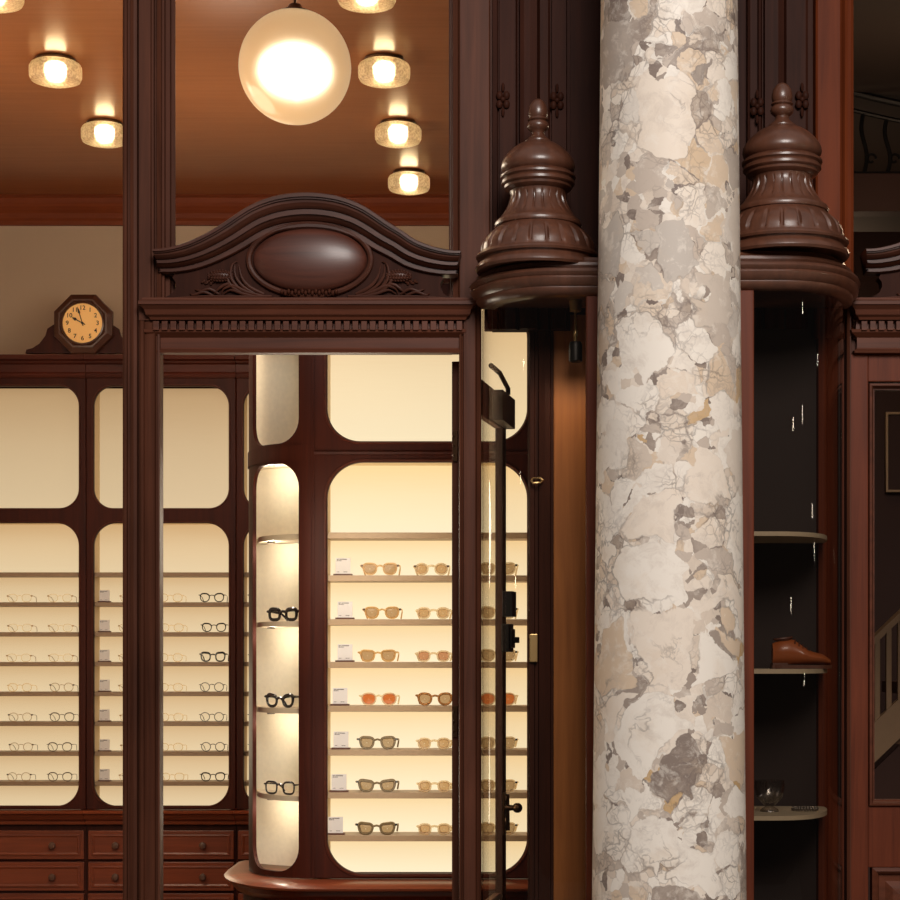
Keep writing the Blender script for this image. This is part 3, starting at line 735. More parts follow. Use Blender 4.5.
obj('carcass', box(box(box(B(), op[0] - .03, op[0] - .004, YS + .032, PS, fz0, fz1 - .01), op[1] + .004, XB_ - .002, YS + .032, PS, fz0, fz1 - .01), op[0], op[1], YS + .032, PS, lo_z[1] + .004, up_z[0] - .004), M['cream'], ct)
obj('back_board', boxo(XA, XB_, PS + .004, PS + .10, fz0, fz1 - .01, bev=0), M['int'], ct)
for z in ss_z:
    sh = obj('shelf', boxo(op[0] - .003, op[1] + .003, YS + .034, PS - .002, z - .021, z, bev=.0015), M['shelf'], ct)
# curved end
tA, tB = 0.0, 84.0
def arc(th, d): 
    a = R(th); return (XA - (ca - d) * math.sin(a), YS + cb_ - (cb_ - d) * math.cos(a))
mpc = lambda u, z, d: (*arc(u, d), z)
zmid = (lo_z[1] + up_z[0]) / 2
ce = obj('curved_frame', patch_frame(tA, tB, fz0, zmid, (10.8, 61, Z(871, 6.45), Z(464, 6.45)), (17, .085), mpc, .014), M['int'], ct, True)
obj('curved_frame', patch_frame(tA, tB, zmid, fz1, (10.8, 61, Z(444, 6.45), up_z[1]), (17, .085), mpc, .014), M['int'], ct, True)
obj('curved_rail', sweep(B(), [arc(u, 0) for u in lin(0, 84, 24)], [(0.004, zmid - .03), (-.006, zmid - .028), (-.012, zmid - .016), (-.006, zmid - .008), (-.010, zmid + .012), (-.004, zmid + .022), (.004, zmid + .024)], lambda p, d: (p.x, p.y, d)), M['int'], ct, True)
def lining(u):                                   # back of the curved compartment, u in degrees as on the front
    t_ = u / 88; p0, p1, p2 = Vector((XA - .002, PS + .085)), Vector((XA - .16, PS + .15)), Vector((XA - .262, PS + .235))
    q = p0 * (1 - t_) ** 2 + p1 * 2 * t_ * (1 - t_) + p2 * t_ ** 2; return (q.x, q.y)
obj('curved_lining', surf(B(), lin(0, 88, 26), lin(fz0 + .01, fz1 - .01, 3), lambda u, z: (*lining(u), z)), M['creamwall'], ct, True)
cs_py = [535, 621.5, 708, 795]
cs_z = [Z(p, 6.5) for p in cs_py]
for z in cs_z:
    b = B(); us = lin(2, 84, 22)
    rings(b, [[(*arc(u, .032), z - .018) for u in us], [(*arc(u, .032), z) for u in us], [(*lining(u), z) for u in us], [(*lining(u), z - .018) for u in us]], closed_u=False, closed_v=True)
    obj('curved_shelf', b, M['shelfcurve'], ct, True)
pz_top = Z(464, 6.45) + .012
obj('curved_soffit', rings(B(), [[(*arc(u, .032), pz_top) for u in lin(2, 84, 22)], [(*lining(u), pz_top) for u in lin(2, 84, 22)]], closed_u=False, cap=False), M['creamwall'], ct)
for z in [pz_top] + cs_z:
    zz = z - .018 if z != pz_top else z
    px_, py_ = -.868, 6.585
    obj('puck_light', lathe(B(), [(.001, zz - .001), (.015, zz - .001), (.014, zz - .006), (.001, zz - .006)], px_, py_, 16), M['steel'], ct, True)
    point('puck_glow', (px_, py_, zz - .034), .9, (1, .90, .74), .015)
# cabinet cornice
prc = [(.0, fz1 - .0), (-.008, fz1), (-.014, fz1 + .012), (-.02, fz1 + .03), (-.035, fz1 + .04), (-.04, fz1 + .06), (.0, fz1 + .06)]
path = [(XB_, YS)] + [(x, YS) for x in lin(XB_ - .1, XA, 6)] + [arc(u, 0) for u in lin(4, 84, 20)]
obj('cornice', sweep(B(), path, [(-o, z) for o, z in prc], lambda p, d: (p.x, p.y, d)), M['int'], ct, True)
# counter with rounded tip, and its base
def outline(off_x, off_y):
    pts = [(XB_, YS - off_y), (XA, YS - off_y)]
    for th in lin(0, 90, 26)[1:]:
        a = R(th); pts.append((XA - (ca + off_x) * math.sin(a), YS + cb_ - (cb_ + off_y) * math.cos(a)))
    pts += [(XA - ca - off_x, YS + .6), (XB_, YS + .6)]
    return pts
dk = thing('display_counter', 'mahogany counter with a rounded tip carrying the sunglasses cabinet', 'counter', (XA, YS, 0))
rs = []
for ox, oy, z in ((.055, .10, .832), (.078, .14, .834 - .008), (.086, .152, .834 - .016), (.082, .148, .834 - .024), (.06, .11, .834 - .032), (.058, .108, .834 - .046), (.045, .085, .834 - .062), (.03, .05, .834 - .072)):
    rs.append([(x, y, z) for x, y in outline(ox, oy)])
cz_shift = .836 - .832
rs = [[(x, y, z - .0085) for x, y, z in r] for r in rs]
obj('worktop', rings(B(), rs), M['intx'], dk, True)
obj('body', prism_z(B(), outline(.02, .03), 0, .823 - .072), M['int'], dk)
# stock of the front cabinet
gS = 'sunglasses in the lit front cabinet'
yS = YS + .038
c1 = ['honey_round', 'honey_round', 'honey_square', 'orange', 'olive_keyhole', 'olive_cat', 'olive_cat']
c2 = ['clear_round', 'clear_tan', 'clear_pink', 'tortoise', 'clear_tan', 'clear_tan', 'clear_tan']
c3 = ['grey_side', 'grey_side', 'grey_side', 'orange', 'grey_side', 'grey_side', 'grey_side']
x1s = [380, 382, 378, 379, 377.5, 377, 376.5]; x2s = [431.5, 433.5, 433.5, 435, 434, 434.5, 434.5]
d1 = ['honey sunglasses with round brown lenses', 'honey sunglasses with brown lenses', 'honey sunglasses with squarish brown lenses', 'clear-framed sunglasses with vivid orange lenses',
      'olive grey keyhole sunglasses', 'olive grey cat-eye sunglasses', 'olive grey cat-eye sunglasses']
d2 = ['clear-framed sunglasses with round tan lenses', 'clear-framed sunglasses with tan lenses', 'clear-framed sunglasses with rosy lenses', 'speckled tortoiseshell sunglasses'] + ['clear-framed sunglasses with tan lenses'] * 3
xc = [343, 345, 345, 340, 341, 339, 335.5]
for r in range(7):
    z = ss_z[r + 1]; o = ORD[r]
    place(c1[r], (X(x1s[r], yS), yS, z), f'{d1[r]} on the {o} stocked shelf of the front cabinet', gS)
    place(c2[r], (X(x2s[r], yS), yS, z), f'{d2[r]}, second pair on {o} stocked shelf, front cabinet', gS)
    place(c3[r], (X(498, yS), yS, z), f'{"orange" if c3[r]=="orange" else "grey-brown"} sunglasses behind the left curved glass, {o} stocked shelf', gS)
    lab = f'white price card on the {o} stocked shelf of the sunglasses cabinet'
    loc = (X(xc[r], YS + .06), YS + .06, z)
    if r == 0: pc.location = loc; pc['label'] = lab; pc['group'] = 'price cards in the front cabinet'
    else: dup(pc, loc, lab, 'price cards in the front cabinet')
for r in range(7):
    loc = (X(104.5, YB + .06), YB + .06, sh_z[r + 1])
    d = dup(pc, loc, f'grey price card on the {ORD[r]} stocked shelf, left of the door post', 'price cards in the wall cabinet')
gC = 'black eyeglasses on the curved shelves'
for k, (key, dd, px, rz) in enumerate((('thick_black', 'chunky square black eyeglasses on the upper curved shelf', 283, .50), ('cat_black', 'black cat-eye eyeglasses on the middle curved shelf', 280, .55), ('square_black', 'slim square black eyeglasses on the lower curved shelf', 280, .52))):
    yy = 6.505
    place(key, (X(px, yy), yy, cs_z[k + 1]), dd, gC, -rz)

# ------------------------------------------------------------------ facade: post, door surround, hood
def fx(px): return X(px, YD)
ZT = 3.62
zcap = Z(297, YD - .09); zlin = Z(353, YD)
def plan(pxs, y_back=YD + .035):                 # pxs: [(px, forward)], front outline of a post, forward in metres
    pts = [(fx(p), YD - f) for p, f in pxs]
    return [(pts[0][0], y_back)] + pts + [(pts[-1][0], y_back)]
post = prism_z(B(), plan([(140, 0), (140.5, .022), (152, .022), (152.5, .012), (154.5, .012), (155, .0), (157, 0), (157.5, .012), (162, .016), (162.5, .004), (164.5, .004), (165, -.012), (169, -.012), (169.5, -.03), (173.3, -.03)]), Z(321.5, YD), ZT)
struct(obj('trim_2', post, M['ext'], smooth=False))
postl = prism_z(B(), plan([(123.5, .0), (124, .018), (126, .022), (128, .018), (128.5, .006), (131, .006), (131.5, .016), (135, .02), (138, .016), (138.5, 0), (140, 0)]), 0, ZT)
struct(obj('trim_3', postl, M['ext']))
# door casing left and right, lintel
cas = [(140.6, .0), (141, .022), (143, .026), (145, .022), (146, .014), (150, .016), (155, .018), (156.5, .02), (157, .010), (158.3, .008), (158.8, .016), (160.6, .014), (161, 0)]
struct(obj('trim_4', prism_z(B(), plan(cas), 0, Z(322, YD)), M['ext']))
casr = [(459, 0), (459.5, .014), (461.5, .016), (462, .008), (463.5, .010), (464, .02), (467, .018), (475, .016), (476, .014), (477, .022), (479, .026), (481, .022), (481.4, 0)]
struct(obj('trim_5', prism_z(B(), plan(casr), 0, Z(303, YD)), M['ext']))
# wall above the left vitrine: post and pilaster behind the dome
def post_profile(name, pxs, z0, z1, mat, Yp=5.34):
    pts = [(X(p, Yp), Yp - f) for p, f in pxs]
    pl = [(pts[0][0], Yp + .04)] + pts + [(pts[-1][0], Yp + .04)]
    return struct(obj(name, prism_z(B(), pl, z0, z1), mat))
post_profile('trim_6', [(448.5, -.03), (450, -.03), (450.5, -.01), (452.5, -.01), (453, .01), (457, .014), (459, .01), (459.5, .028), (460.5, .03), (489, .03), (490, .026), (490.5, 0), (492, 0)], Z(305, 5.34), ZT, M['ext'])
# carved pilaster with narrow fields
def pilaster(name, x0, marks, mat):
    pxs = [(x0 + d, f) for d, f in marks]
    return post_profile(name, pxs, Z(330, 5.34), ZT, mat)
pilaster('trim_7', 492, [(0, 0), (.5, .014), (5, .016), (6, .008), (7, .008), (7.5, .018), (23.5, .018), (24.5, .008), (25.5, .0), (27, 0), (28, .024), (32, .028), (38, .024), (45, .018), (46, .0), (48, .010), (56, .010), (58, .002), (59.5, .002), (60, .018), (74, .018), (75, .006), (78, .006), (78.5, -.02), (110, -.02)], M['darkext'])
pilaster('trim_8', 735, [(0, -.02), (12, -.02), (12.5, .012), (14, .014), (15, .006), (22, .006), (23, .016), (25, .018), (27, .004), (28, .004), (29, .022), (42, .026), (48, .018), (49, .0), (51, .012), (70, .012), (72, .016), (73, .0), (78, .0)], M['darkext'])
post_profile('trim_9', [(813, 0), (814, .03), (816, .034), (838, .034), (840, .028), (841, .022), (843, .030), (846, .026), (846.5, .012), (850, .016), (853, .008), (853.5, -.03)], zcap - .1, ZT, M['glowext'])
# little carved rosettes on the pilasters
for i, (px, py) in enumerate(((503, 100), (557, 101), (757, 107), (802, 100))):
    b = B(); x, z, y = X(px, 5.32), Z(py, 5.32), 5.33 - .012
    for k in range(4):
        a = PI / 4 + k * PI / 2
        ellipsoid(b, (x + .014 * math.cos(a), y, z + .018 * math.sin(a)), .010, .008, .013, 10, 6)
    ellipsoid(b, (x, y - .003, z), .008, .008, .008, 10, 6)
    for sgn in (-1, 1): ellipsoid(b, (x, y, z + sgn * .036), .005, .006, .014, 8, 6)
    ob = obj('carved_rosette', b, M['darkext'], smooth=True)
    tag(ob, ['small carved rosette left of the left dome finial', 'small carved rosette right of the left dome finial', 'small carved rosette left of the right dome finial', 'small carved rosette right of the right dome finial'][i], 'carving', 'carved rosettes on the pilasters')

# door hood: cornice with dentils and a curved pediment
hx = fx(305)
hood = thing('door_hood', 'carved mahogany hood with oval boss and dentils over the open shop doorway', 'door hood', (hx, YD, zlin), 'carved hoods over the doors')
def hz(py, f=0): return Z(py, YD - f)
x0c, x1c = fx(153), fx(459)
def cornice_ring(bm, prof, xa, xb):
    """moulding returning at both ends; prof: (projection, z)"""
    pth = [(xa, YD + .02), (xa, YD), (xb, YD), (xb, YD + .02)]
    rs = []
    for o, z in prof:
        rs.append([(xa - o, YD + .02, z), (xa - o, YD - o, z), (xb + o, YD - o, z), (xb + o, YD + .02, z)])
    return rings(bm, rs)
xa, xb = fx(153.5), fx(464)
obj('cornice', cornice_ring(B(), [(0, hz(320)), (.030, hz(318.5, .05)), (.034, hz(316, .05)), (.042, hz(314, .05)), (.046, hz(309, .05)), (.056, hz(304.5, .06)), (.060, hz(304, .06)), (.060, hz(300.5, .06)), (.052, hz(299, .06)), (.050, hz(297.5, .05)), (0, hz(297, .05))], xa + .028, fx(455.5)), M['extx'], hood)
db = B(); nd = 36; dw = (xb - xa) / nd
for k in range(nd):
    xk = xa + dw * (k + .5)
    box(db, xk - dw * .33, xk + dw * .33, YD - .030, YD + .005, hz(330, .03), hz(321, .03), .001)
obj('dentil_band', db, M['extx'], hood)
obj('frieze', cornice_ring(B(), [(0, hz(353.5)), (.012, hz(353.3)), (.014, hz(351)), (.006, hz(349.5)), (.004, hz(348)), (.004, hz(338)), (.012, hz(336)), (.022, hz(333.5)), (.024, hz(330.5)), (.008, hz(330)), (.006, hz(320)), (0, hz(320))], xa, fx(458)), M['extx'], hood)
# pediment curve
yp = YD - .02
def pp(px, py): return (X(px, YD - .05), Z(py, YD - .05))
top = [(153, 250), (163, 249.5), (174, 247.5), (186, 244), (199, 238.5), (212, 231.5), (225, 223.5), (238, 214.5), (250, 207), (263, 201.2), (277, 197), (292, 194.6), (307, 193.8)]
top = top + [(614 - x, y + (x < 200) * 2) for x, y in reversed(top[:-1])]
def smooth_path(pts, n=3):
    out = []
    for i in range(len(pts) - 1):
        p0 = Vector(pts[max(i - 1, 0)]); p1 = Vector(pts[i]); p2 = Vector(pts[i + 1]); p3 = Vector(pts[min(i + 2, len(pts) - 1)])
        for k in range(n):
            t_ = k / n
            out.append(tuple(.5 * ((2 * p1) + (-p0 + p2) * t_ + (2 * p0 - 5 * p1 + 4 * p2 - p3) * t_ ** 2 + (-p0 + 3 * p1 - 3 * p2 + p3) * t_ ** 3)))
    out.append(tuple(pts[-1])); return out
ptop = smooth_path([pp(*p) for p in top], 3)
kpx = YD / F
pm = [(0, .02), (0, -.068), (-.8, -.072), (-3.6, -.072), (-3.8, -.066), (-5.0, -.066), (-5.2, -.060), (-7.5, -.059), (-10, -.052), (-11.5, -.046), (-11.7, -.041), (-13, -.041), (-13.2, -.046), (-16.4, -.046), (-16.6, -.040), (-18.5, -.034), (-20.2, -.026), (-20.4, -.020), (-22.4, -.020), (-22.6, -.026), (-25.5, -.026), (-26.5, -.021), (-27, .02)]
# profile scaled from ends (20 px thick) to crown (32 px)
rs = []
n = len(ptop)
for i, p in enumerate(ptop):
    a = Vector(ptop[max(i - 1, 0)]); b_ = Vector(ptop[min(i + 1, n - 1)]); tt = (b_ - a).normalized(); nn = Vector((-tt.y, tt.x))
    k = i / (n - 1); th = (.74 + .46 * math.sin(PI * k)) * kpx
    # end cuts step inward below the lip
    rs.append([(p[0] + nn.x * o * th + (0 if 0 < i < n - 1 else (-o * .0006 if i == 0 else o * .0006)), YD + d, p[1] + nn.y * o * th) for o, d in pm])
obj('pediment_moulding', rings(B(), rs), M['carv'], hood)
inner = []
for i, p in enumerate(ptop):
    a = Vector(ptop[max(i - 1, 0)]); b_ = Vector(ptop[min(i + 1, n - 1)]); tt = (b_ - a).normalized(); nn = Vector((-tt.y, tt.x))
    th = (.74 + .46 * math.sin(PI * i / (n - 1))) * kpx
    q = (p[0] - nn.x * 22 * th, p[1] - nn.y * 22 * th)
    if X(183, YD) < q[0] < X(431, YD): inner.append(q)
ybot = Z(297, YD) + .004
lft = [pp(161, 296), pp(166, 293), pp(171, 289.5), pp(173.5, 284), pp(173, 279), pp(170, 275), pp(172, 271), pp(183, 269)]
rgt = [pp(430, 270), pp(440, 272.5), pp(443, 276), pp(440, 280), pp(440, 285), pp(443, 291), pp(452, 296)]
tymp = [(x, z) for x, z in lft] + inner + rgt
obj('tympanum', prism_y(B(), tymp, YD - .012, YD + .03), M['darkext'], hood)  # darker wood colour stands in for shade in the recess
bx, bz = X(308.5, YD - .05), Z(257.5, YD - .05)
b = B(); rx, rz_, ryy = 57 * kpx, 32 * kpx, .038
rs = []
for i in range(13):
    t_ = (PI / 2) * (1 - i / 12)
    rs.append([(bx + rx * math.sin(t_ if i < 12 else .02) * math.cos(2 * PI * k / 64), YD - .012 - ryy * math.cos(t_), bz + rz_ * math.sin(t_ if i < 12 else .02) * math.sin(2 * PI * k / 64)) for k in range(64)])
bo = obj('oval_boss', rings(b, rs), M['domex'], hood, True)
obj('boss_rim', tube(B(), [(bx + (rx + .011) * math.cos(2 * PI * k / 64), YD - .018, bz + (rz_ + .011) * math.sin(2 * PI * k / 64)) for k in range(64)], .0085, 8, True), M['carv'], bo, True)
def stroke(bm, pts, r0, r1, y=YD - .016, seg=8):
    pts = smooth_path([pp(*p) for p in pts], 3); m = len(pts)
    rr = [(r0 + (r1 - r0) * i / (m - 1)) * (.35 + .65 * math.sin(PI * min(1, .15 + i / (m - 1) * .85))) for i in range(m)]
    tube(bm, [(x, y - .006 * math.sin(PI * i / (m - 1)), z) for i, (x, z) in enumerate(pts)], rr, seg)
for sd in (-1, 1):
    mx = lambda px: px if sd < 0 else 617 - px
    b = B()
    # acanthus strokes rising beside the boss and lying along the foot
    for pts, a0, a1 in (([(262, 292), (248, 285), (240, 275), (237, 262)], .007, .003), ([(256, 293), (242, 285), (234, 274), (233, 261)], .006, .003),
                        ([(250, 293), (236, 285), (229, 274), (231, 262), (236, 259)], .006, .003), ([(246, 292), (232, 286), (226, 276), (231, 268)], .006, .003),
                        ([(262, 294), (245, 290), (232, 284), (222, 287), (220, 292)], .007, .003), ([(258, 295), (242, 292), (229, 288), (222, 292)], .006, .003),
                        ([(240, 288), (226, 282), (216, 288), (212, 292)], .006, .003), ([(217, 292), (208, 287), (200, 289), (193, 287)], .005, .004),
                        ([(212, 294), (202, 290), (192, 293), (188, 291)], .005, .004), ([(270, 294), (240, 295), (200, 294.5), (172, 295.5)], .006, .003)):
        stroke(b, [(mx(x), y) for x, y in pts], a0, a1)
    obj('acanthus_leaves', b, M['carv'], hood, True)
    b = B(); c0 = Vector((X(mx(219), YD - .04), YD - .016, Z(274.5, YD - .04)))
    ellipsoid(b, c0, .036, .014, .017, 16, 10)
    for u in range(9):
        for v in range(5):
            t_ = (u - 4) / 4.4; w = (v - 2) / 2.2
            rr = math.sqrt(max(0, 1 - t_ * t_))
            ellipsoid(b, c0 + Vector((.036 * t_ + (.002 if v % 2 else 0), -.014 * rr * math.cos(w * 1.1), .0165 * rr * math.sin(w * 1.25))), .0036, .0036, .0034, 6, 4)
    for k in range(7):
        ellipsoid(b, c0 + Vector((sd * -.0 + (-1 if sd < 0 else 1) * (.022 + .005 * k), .002, -.017 - .004 * math.sin(k * 2.1))), .0045, .006, .004 + .002 * (k % 2), 8, 5)
    obj('carved_cone', b, M['carv'], hood, True)
b = B()
for k in range(17):
    px = 281 + k * 3.4
    ellipsoid(b, (X(px, YD - .05), YD - .028, Z(290 + (k % 2) * 1.6, YD - .05)), .0052, .008, .008, 8, 6)
obj('carved_ruffle', b, M['carv'], hood, True)
dup(hood, (hx + (854.5 - 153) * YD / F + .009, YD, zlin), 'carved mahogany hood over the right door, cut by the right edge of the view', 'carved hoods over the doors')

# glazing
w = struct_root('window_1', (0, YD, 0))
obj('pane', surf(B(), [-3.0, fx(125)], [.62, ZT], lambda x, z: (x, YD + .05, z)), M['glass'], w)
obj('sill', boxo(-3.05, fx(124), YD - .06, YD + .1, .50, .62), M['extx'], w)
obj('stall_riser', boxo(-3.05, fx(124), YD, YD + .08, 0, .50), M['ext'], w)
w = struct_root('window_2', (0, YD, 0))
obj('pane', surf(B(), [fx(172), fx(452)], [zcap - .12, ZT], lambda x, z: (x, YD + .04, z)), M['glass'], w)
obj('sill', boxo(fx(172), fx(452), YD + .02, YD + .05, zlin + .002, zcap - .10), M['ext'], w)
w = struct_root('window_3', (0, YD, 0))
obj('pane', surf(B(), [fx(849), fx(1160)], [zcap - .12, ZT], lambda x, z: (x, YD + .06, z)), M['glassd'], w)
obj('sill', boxo(fx(852), fx(1160), YD + .02, YD + .12, zlin + .0, zcap - .10), M['ext'], w)

# the open shop door, swung in on the right jamb
ang = R(80.6); hxp, hyp = fx(455.0), YD + .075; dl = .80
dxv = Vector((math.cos(ang), math.sin(ang))); dnv = Vector((dxv.y, -dxv.x))       # along the leaf; towards its right face
def dpt(a, n_, z): return (hxp + dxv.x * a + dnv.x * n_, hyp + dxv.y * a + dnv.y * n_, z)
def dbox(bm, a0, a1, n0, n1, z0, z1, bev=.002):
    b2 = box(B(), a0, a1, n0, n1, z0, z1, bev)
    vm = [bm.verts.new(dpt(*v.co)) for v in b2.verts]
    b2.verts.index_update()
    for f in b2.faces: bm.faces.new([vm[v.index] for v in f.verts])
    b2.free(); return bm
d1_ = struct_root('door_1', (hxp, hyp, 0)); zd = zlin - .012
obj('hinge_stile', dbox(B(), 0, .10, -.012, .012, .02, zd), M['ext'], d1_)
st = obj('lock_stile', dbox(B(), dl - .075, dl, -.012, .012, .02, zd), M['darkext'], d1_)
obj('top_rail', dbox(B(), .10, dl - .10, -.011, .011, zd - .11, zd), M['ext'], d1_)
obj('bottom_rail', dbox(B(), .10, dl - .10, -.011, .011, .02, .82), M['ext'], d1_)
obj('pane', dbox(B(), .10, dl - .10, -.002, .002, .82, zd - .11, 0), M['doorglass'], d1_)
for zz in (Z(447, YD + .1), Z(721, YD + .1)):
    hb = dbox(B(), -.010, .006, -.006, .006, zz - .045, zz + .045, .001)
    hg = obj('hinge', hb, M['bronze'], d1_)
    sb = B()
    for k in (-1, 0, 1): ellipsoid(sb, dpt(-.013, -.004, zz + k * .028), .004, .003, .004, 8, 5)
    obj('screw', sb, M['bronze'], hg)
for zz, hh, nn_ in ((Z(604, 6.1), .042, .034), ):
    obj('lock_plate', dbox(B(), dl - .075, dl + .002, .012, .012 + nn_, zz - hh, zz + hh), M['iron'], st)
lb = dbox(B(), dl - .10, dl - .005, .012, .038, Z(652, 6.1), Z(624, 6.1), .003)
dbox(lb, dl - .085, dl - .02, .038, .046, Z(648, 6.1), Z(629, 6.1), .002); dbox(lb, dl - .06, dl - .03, .046, .062, Z(643, 6.1), Z(637, 6.1), .002)
obj('lock_case', lb, M['iron'], st)
hb = B(); hzz = Z(808, 6.1)
lathe_pts = [dpt(dl - .05, .012, hzz), dpt(dl - .05, .042, hzz), dpt(dl - .045, .052, hzz), dpt(dl - .03, .056, hzz - .002), dpt(dl + .03, .052, hzz - .004)]
tube(hb, lathe_pts, [.012, .009, .009, .008, .006], 10)
dbox(hb, dl - .07, dl - .03, .012, .018, hzz - .09, hzz + .05, .002)
ellipsoid(hb, dpt(dl - .05, .058, hzz), .017, .017, .017, 12, 8); ellipsoid(hb, dpt(dl - .05, .020, hzz + .03), .010, .012, .016, 10, 6); ellipsoid(hb, dpt(dl - .05, .018, hzz - .05), .008, .010, .020, 10, 6); tube(hb, [dpt(dl - .05, .024, hzz + .045), dpt(dl - .05, .026, hzz - .075)], .007, 8)
obj('handle', hb, M['bronze'], st, True)
cb2 = dbox(B(), dl - .26, dl - .02, .012, .046, Z(426, 6.05), Z(396, 6.05), .003)
tube(cb2, [dpt(dl - .14, .042, Z(396, 6.05)), dpt(dl - .14, .042, Z(390, 6.05)), dpt(dl - .34, .05, Z(384, 6.05)), dpt(dl - .5, .05, Z(384, 6.05))], .008, 8)
obj('door_closer', cb2, M['steel'], d1_)

# right door, closed
d2 = struct_root('door_2', (fx(870), YD, 0)); xo = lambda px: X(px, YD)
xr = xo(1140)
struct(obj('trim_10', prism_z(B(), plan([(845.5, 0), (846, .016), (847.5, .02), (849, .014), (849.5, .002), (851, .002)]), 0, Z(300, YD)), M['ext']))
gl0 = xo(875.5); zg1, zg0 = Z(389, YD), Z(800, YD)
gl1 = xo(1116)
obj('stile', boxo(xo(851), xo(869), YD + .01, YD + .055, .02, zlin - .002), M['warmext'], d2)
obj('stile', boxo(xo(1122), xr, YD + .01, YD + .055, .02, zlin - .002), M['warmext'], d2)
obj('top_rail', boxo(xo(869), xo(1122), YD + .012, YD + .055, Z(381, YD), zlin - .002), M['warmext'], d2)
obj('lock_rail', boxo(xo(869), xo(1122), YD + .012, YD + .055, Z(868, YD), Z(806, YD)), M['warmext'], d2)
b = B(); yy = YD + .012
rs = []
for o, d in ((-.018, .006), (-.016, -.010), (-.010, -.012), (-.006, -.004), (-.003, .004), (0, .004), (0, .03), (-.018, .03)):
    rs.append([(gl0 + o, yy + d, zg0 + o), (gl1 - o, yy + d, zg0 + o), (gl1 - o, yy + d, zg1 - o), (gl0 + o, yy + d, zg1 - o)])
obj('glazing_bead', rings(b, rs, closed_v=True), M['extx'], d2)
obj('pane', surf(B(), [gl0, gl1], [zg0, zg1], lambda x, z: (x, YD + .034, z)), M['glassd'], d2)
b = B(); zpt = Z(868, YD); rs = []
for ins, d in ((0, .03), (0, -.004), (.010, -.010), (.016, -.004), (.022, .008), (.040, .010), (.06, -.002), (.075, -.004)):
    rs.append([(gl0 - .008 + ins, yy + d, .28 + ins), (gl1 + .008 - ins, yy + d, .28 + ins), (gl1 + .008 - ins, yy + d, zpt - ins), (gl0 - .008 + ins, yy + d, zpt - ins)])
obj('raised_panel', rings(b, rs), M['extx'], d2)
obj('bottom_rail', boxo(xo(869), xo(1122), YD + .012, YD + .055, .02, .275), M['warmext'], d2)

# ------------------------------------------------------------------ curved vitrines
zr0, zr1 = EYE + .976, EYE + 1.052
def vit_path(xf, xs, xe, yf, ye, n=22, ex=2.2):
    """front straight run from xf to xs, then a superelliptic quarter back to (xe, ye)"""
    pts = [(xf, yf)] + [(xf + (xs - xf) * k / 3, yf) for k in (1, 2)]
    a, b = xe - xs, ye - yf
    for i in range(n + 1):
        t_ = (PI / 2) * i / n
        pts.append((xs + a * math.sin(t_) ** (2 / ex), ye - b * math.cos(t_) ** (2 / ex)))
    return pts
def dedupe(p):
    out = [p[0]]
    for q in p[1:]:
        if (Vector(q) - Vector(out[-1])).length > 1e-4: out.append(q)
    return out
def dome_parts(root, cx, cy, dz, k):
    u = 1 / 359.0
    def zz(py, r=0): return EYE + (HY - py) * (5.14 - .75 * r * u) / F + dz
    body = [(.02, 268), (61, 268), (62.5, 265), (62, 262), (59, 259), (57.5, 256), (58, 254.5), (61, 253.5), (62, 251), (60.5, 248.4), (58, 247.4), (57.2, 245), (56.6, 241), (55, 236), (52, 231), (48, 226.5), (44, 223.5), (42, 222), (41.5, 221),
            (43, 220), (43.5, 217.5), (42.5, 215), (40, 213.6), (38.5, 212.5), (35.5, 209), (32, 204), (29.5, 199), (28, 194), (27.6, 190), (28.5, 187), (31, 185.5), (33.5, 183), (34, 180.5), (35, 180), (36.5, 178), (36.5, 175.5), (35, 174), (35.6, 173), (37.5, 171.5), (37.5, 169.5), (35.5, 168), (33.5, 167), (34.5, 166), (36.5, 163), (37, 160), (36.5, 156.5), (34.5, 152.5), (31, 148.5), (26, 144.5), (20, 141.5), (13, 139.6), (9, 139), (.02, 139)]
    NF = 22
    def fl(a, z, r):
        py = HY - (z - dz - EYE) * F / (5.14 - .75 * r)
        rp = r
        def groove(w, depth):
            ph = (a * NF / (2 * PI)) % 1.0; d = abs(ph - .5) * 2     # 0 centre .. 1 border between lobes
            return -depth * max(0, (d - (1 - w)) / w) ** 1.2
        if 224 < py < 243: q = min(1, (py - 224) / 5, (243 - py) / 2); return r + q * u * groove(.28, 4.6) + q * u * .5
        if 190 < py < 209: q = min(1, (py - 190) / 5, (209 - py) / 4); return r + q * u * groove(.30, 3.2)
        return r
    body = [(r, p if p < 222 else 222 + (p - 222) * .90) for r, p in body]
    u *= k
    d = obj('dome', lathe(B(), [(r * u, zz(p, r)) for r, p in reversed(body)], cx, cy, 240, fl), M['dome'], root, True)
    fin = [(.02, 98.6), (3, 99), (6, 100.5), (8.5, 104), (9.6, 108.5), (9.8, 112), (9.2, 115), (8.6, 116.4), (9.8, 117), (10.4, 118), (9.6, 119.2), (8.6, 119.8), (10, 121), (11, 123.4), (10.4, 126.5), (8.2, 129), (6.5, 131), (6.2, 133), (7.5, 135), (10.5, 137), (13, 138.6), (13, 140), (.02, 140)]
    obj('finial', lathe(B(), [(r * u, zz(p, r)) for r, p in fin], cx, cy, 40), M['dome'], d, True)
